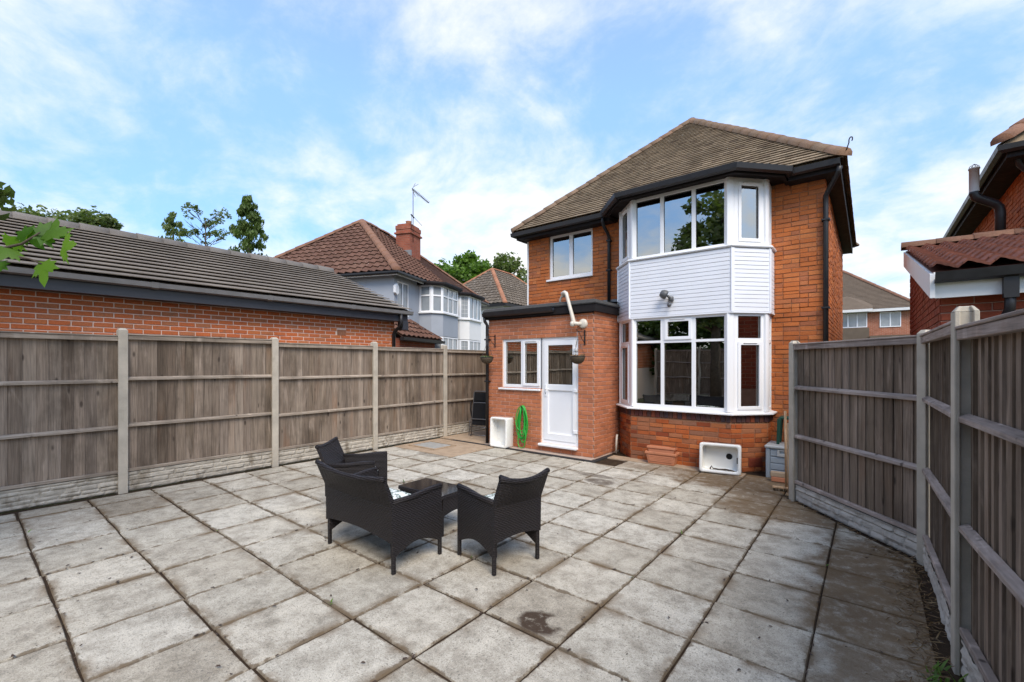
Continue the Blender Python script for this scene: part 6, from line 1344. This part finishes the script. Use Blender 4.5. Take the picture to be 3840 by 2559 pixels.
# folded garden recliner
fc = empty('folded_chair', (-6.98, 7.62, 0), R(14), 'folded black garden recliner with grey tubular frame in the passage by the fence', 'folding chair'); fc['local'] = 1
Mt_ = Matrix.Rotation(R(-8), 4, 'X')
def U(w, z0, z1, y, name, r=0.011):
    mb = MB(Mt_); mb.tube([(-w/2, y, z0), (-w/2, y, z1 - 0.05), (-w/2 + 0.02, y, z1 - 0.01), (-w/2 + 0.06, y, z1), (w/2 - 0.06, y, z1), (w/2 - 0.02, y, z1 - 0.01), (w/2, y, z1 - 0.05), (w/2, y, z0)], r, 8); mb.build(name, M_['tube_grey'], fc)
U(0.58, 0.02, 1.05, 0.0, 'back_frame'); U(0.54, 0.0, 0.78, -0.05, 'seat_frame'); U(0.60, 0.03, 0.40, -0.09, 'foot_frame')
mb = MB(Mt_); mb.tube([(-0.29, -0.06, 0.03), (0.29, -0.06, 0.03)], 0.010, 8); mb.build('foot_bar', M_['tube_grey'], fc)
mb = MB(Mt_); mb.tube([(-0.29, -0.09, 0.22), (0.29, -0.09, 0.22)], 0.010, 8); mb.build('cross_bar', M_['tube_grey'], fc)
mb = MB(Mt_); mb.box(-0.275, -0.012, 0.30, 0.275, -0.002, 1.03); mb.build('back_sling', M_['mesh_black'], fc, bevel=0.004)
mb = MB(Mt_); mb.box(-0.255, -0.062, 0.26, 0.255, -0.052, 0.77); mb.build('seat_sling', M_['mesh_black'], fc, bevel=0.004)
mb = MB(Mt_); mb.box(-0.22, -0.03, 0.82, 0.22, 0.0 - 0.013, 1.0); mb.build('head_pillow', M_['mesh_black'], fc, bevel=0.02)
for s_ in (-1, 1): mb = MB(Mt_); mb.tube([(s_*0.30, -0.02, 0.45), (s_*0.31, -0.08, 0.62), (s_*0.31, -0.085, 0.80)], 0.016, 8); mb.build('arm_rest', M_['mesh_black'], fc)
# leaf litter, weeds and crumbs
def litter(name, label, pts, mat, cat, up=0.2, sz=(0.02, 0.08), w=0.05, z=0.0):
    rnd = random.Random(len(pts)); vs = []; fs = []
    for (x, y) in pts:
        s_ = rnd.uniform(*sz); a = rnd.uniform(0, 6.28); p = Vector((x, y, z + rnd.uniform(0, 0.012))); u = Vector((math.cos(a), math.sin(a), rnd.uniform(0, up))) * s_; q = Vector((-math.sin(a), math.cos(a), 0)) * s_ * w; b = len(vs)
        vs += [p - q, p + q, p + u * 0.6 + q * 0.8 + Vector((0,0,0.004)), p + u]; fs.append((b, b+1, b+2, b+3))
    me = bpy.data.meshes.new(name); me.from_pydata([tuple(v) for v in vs], [], fs); o = link(name, me, mat, None, 'stuff'); tag(o, label, cat)
rnd = random.Random(21); pts = []
for k in range(800):
    t = rnd.random(); y = 2.6 + 2.7 * t; pts.append((fence_x(y) + 0.03 - abs(rnd.gauss(0, 0.10)) + rnd.gauss(0, 0.03), y))
for k in range(160):
    t = rnd.random(); y = 5.15 + 1.5 * t; pts.append((fence_x(y) - 0.02 + rnd.gauss(0, 0.04), y))
litter('straw_litter', 'dry brown straw and leaf litter along the foot of the right fence', pts, M_['straw'], 'litter', 0.35)
pts = []
for k in range(900):
    if rnd.random() < 0.5: x = rnd.choice(XJ) + rnd.gauss(0, 0.012); y = rnd.uniform(0.0, 6.6)
    else: y = rnd.choice(YJ) + rnd.gauss(0, 0.015); x = rnd.uniform(-7.3, 0.2)
    pts.append((x, y))
for k in range(260): pts.append((rnd.uniform(-7.2, 0.1), rnd.uniform(0.2, 6.6)))
litter('crumb_litter', 'fine dark crumbs and twigs scattered over the paving', pts, M_['mud'], 'litter', 0.1, (0.008, 0.035), 0.25, 0.002)
pts = [(rnd.choice((0.40, 0.30)) + rnd.gauss(0, 0.03), 3.3 + rnd.gauss(0, 0.06)) for k in range(60)] + [(-2.97 + rnd.gauss(0, 0.01), 1.66 + rnd.gauss(0, 0.008)) for k in range(4)] + [(rnd.choice(XJ[:-1]) + rnd.gauss(0, 0.008), rnd.choice(YJ[3:]) + rnd.gauss(0, 0.02)) for k in range(16)]
litter('weed_tufts', 'small green weeds growing in paving joints and by the fence foot', pts, M_['leaf_bright'], 'weeds', 1.6, (0.015, 0.05), 0.22)
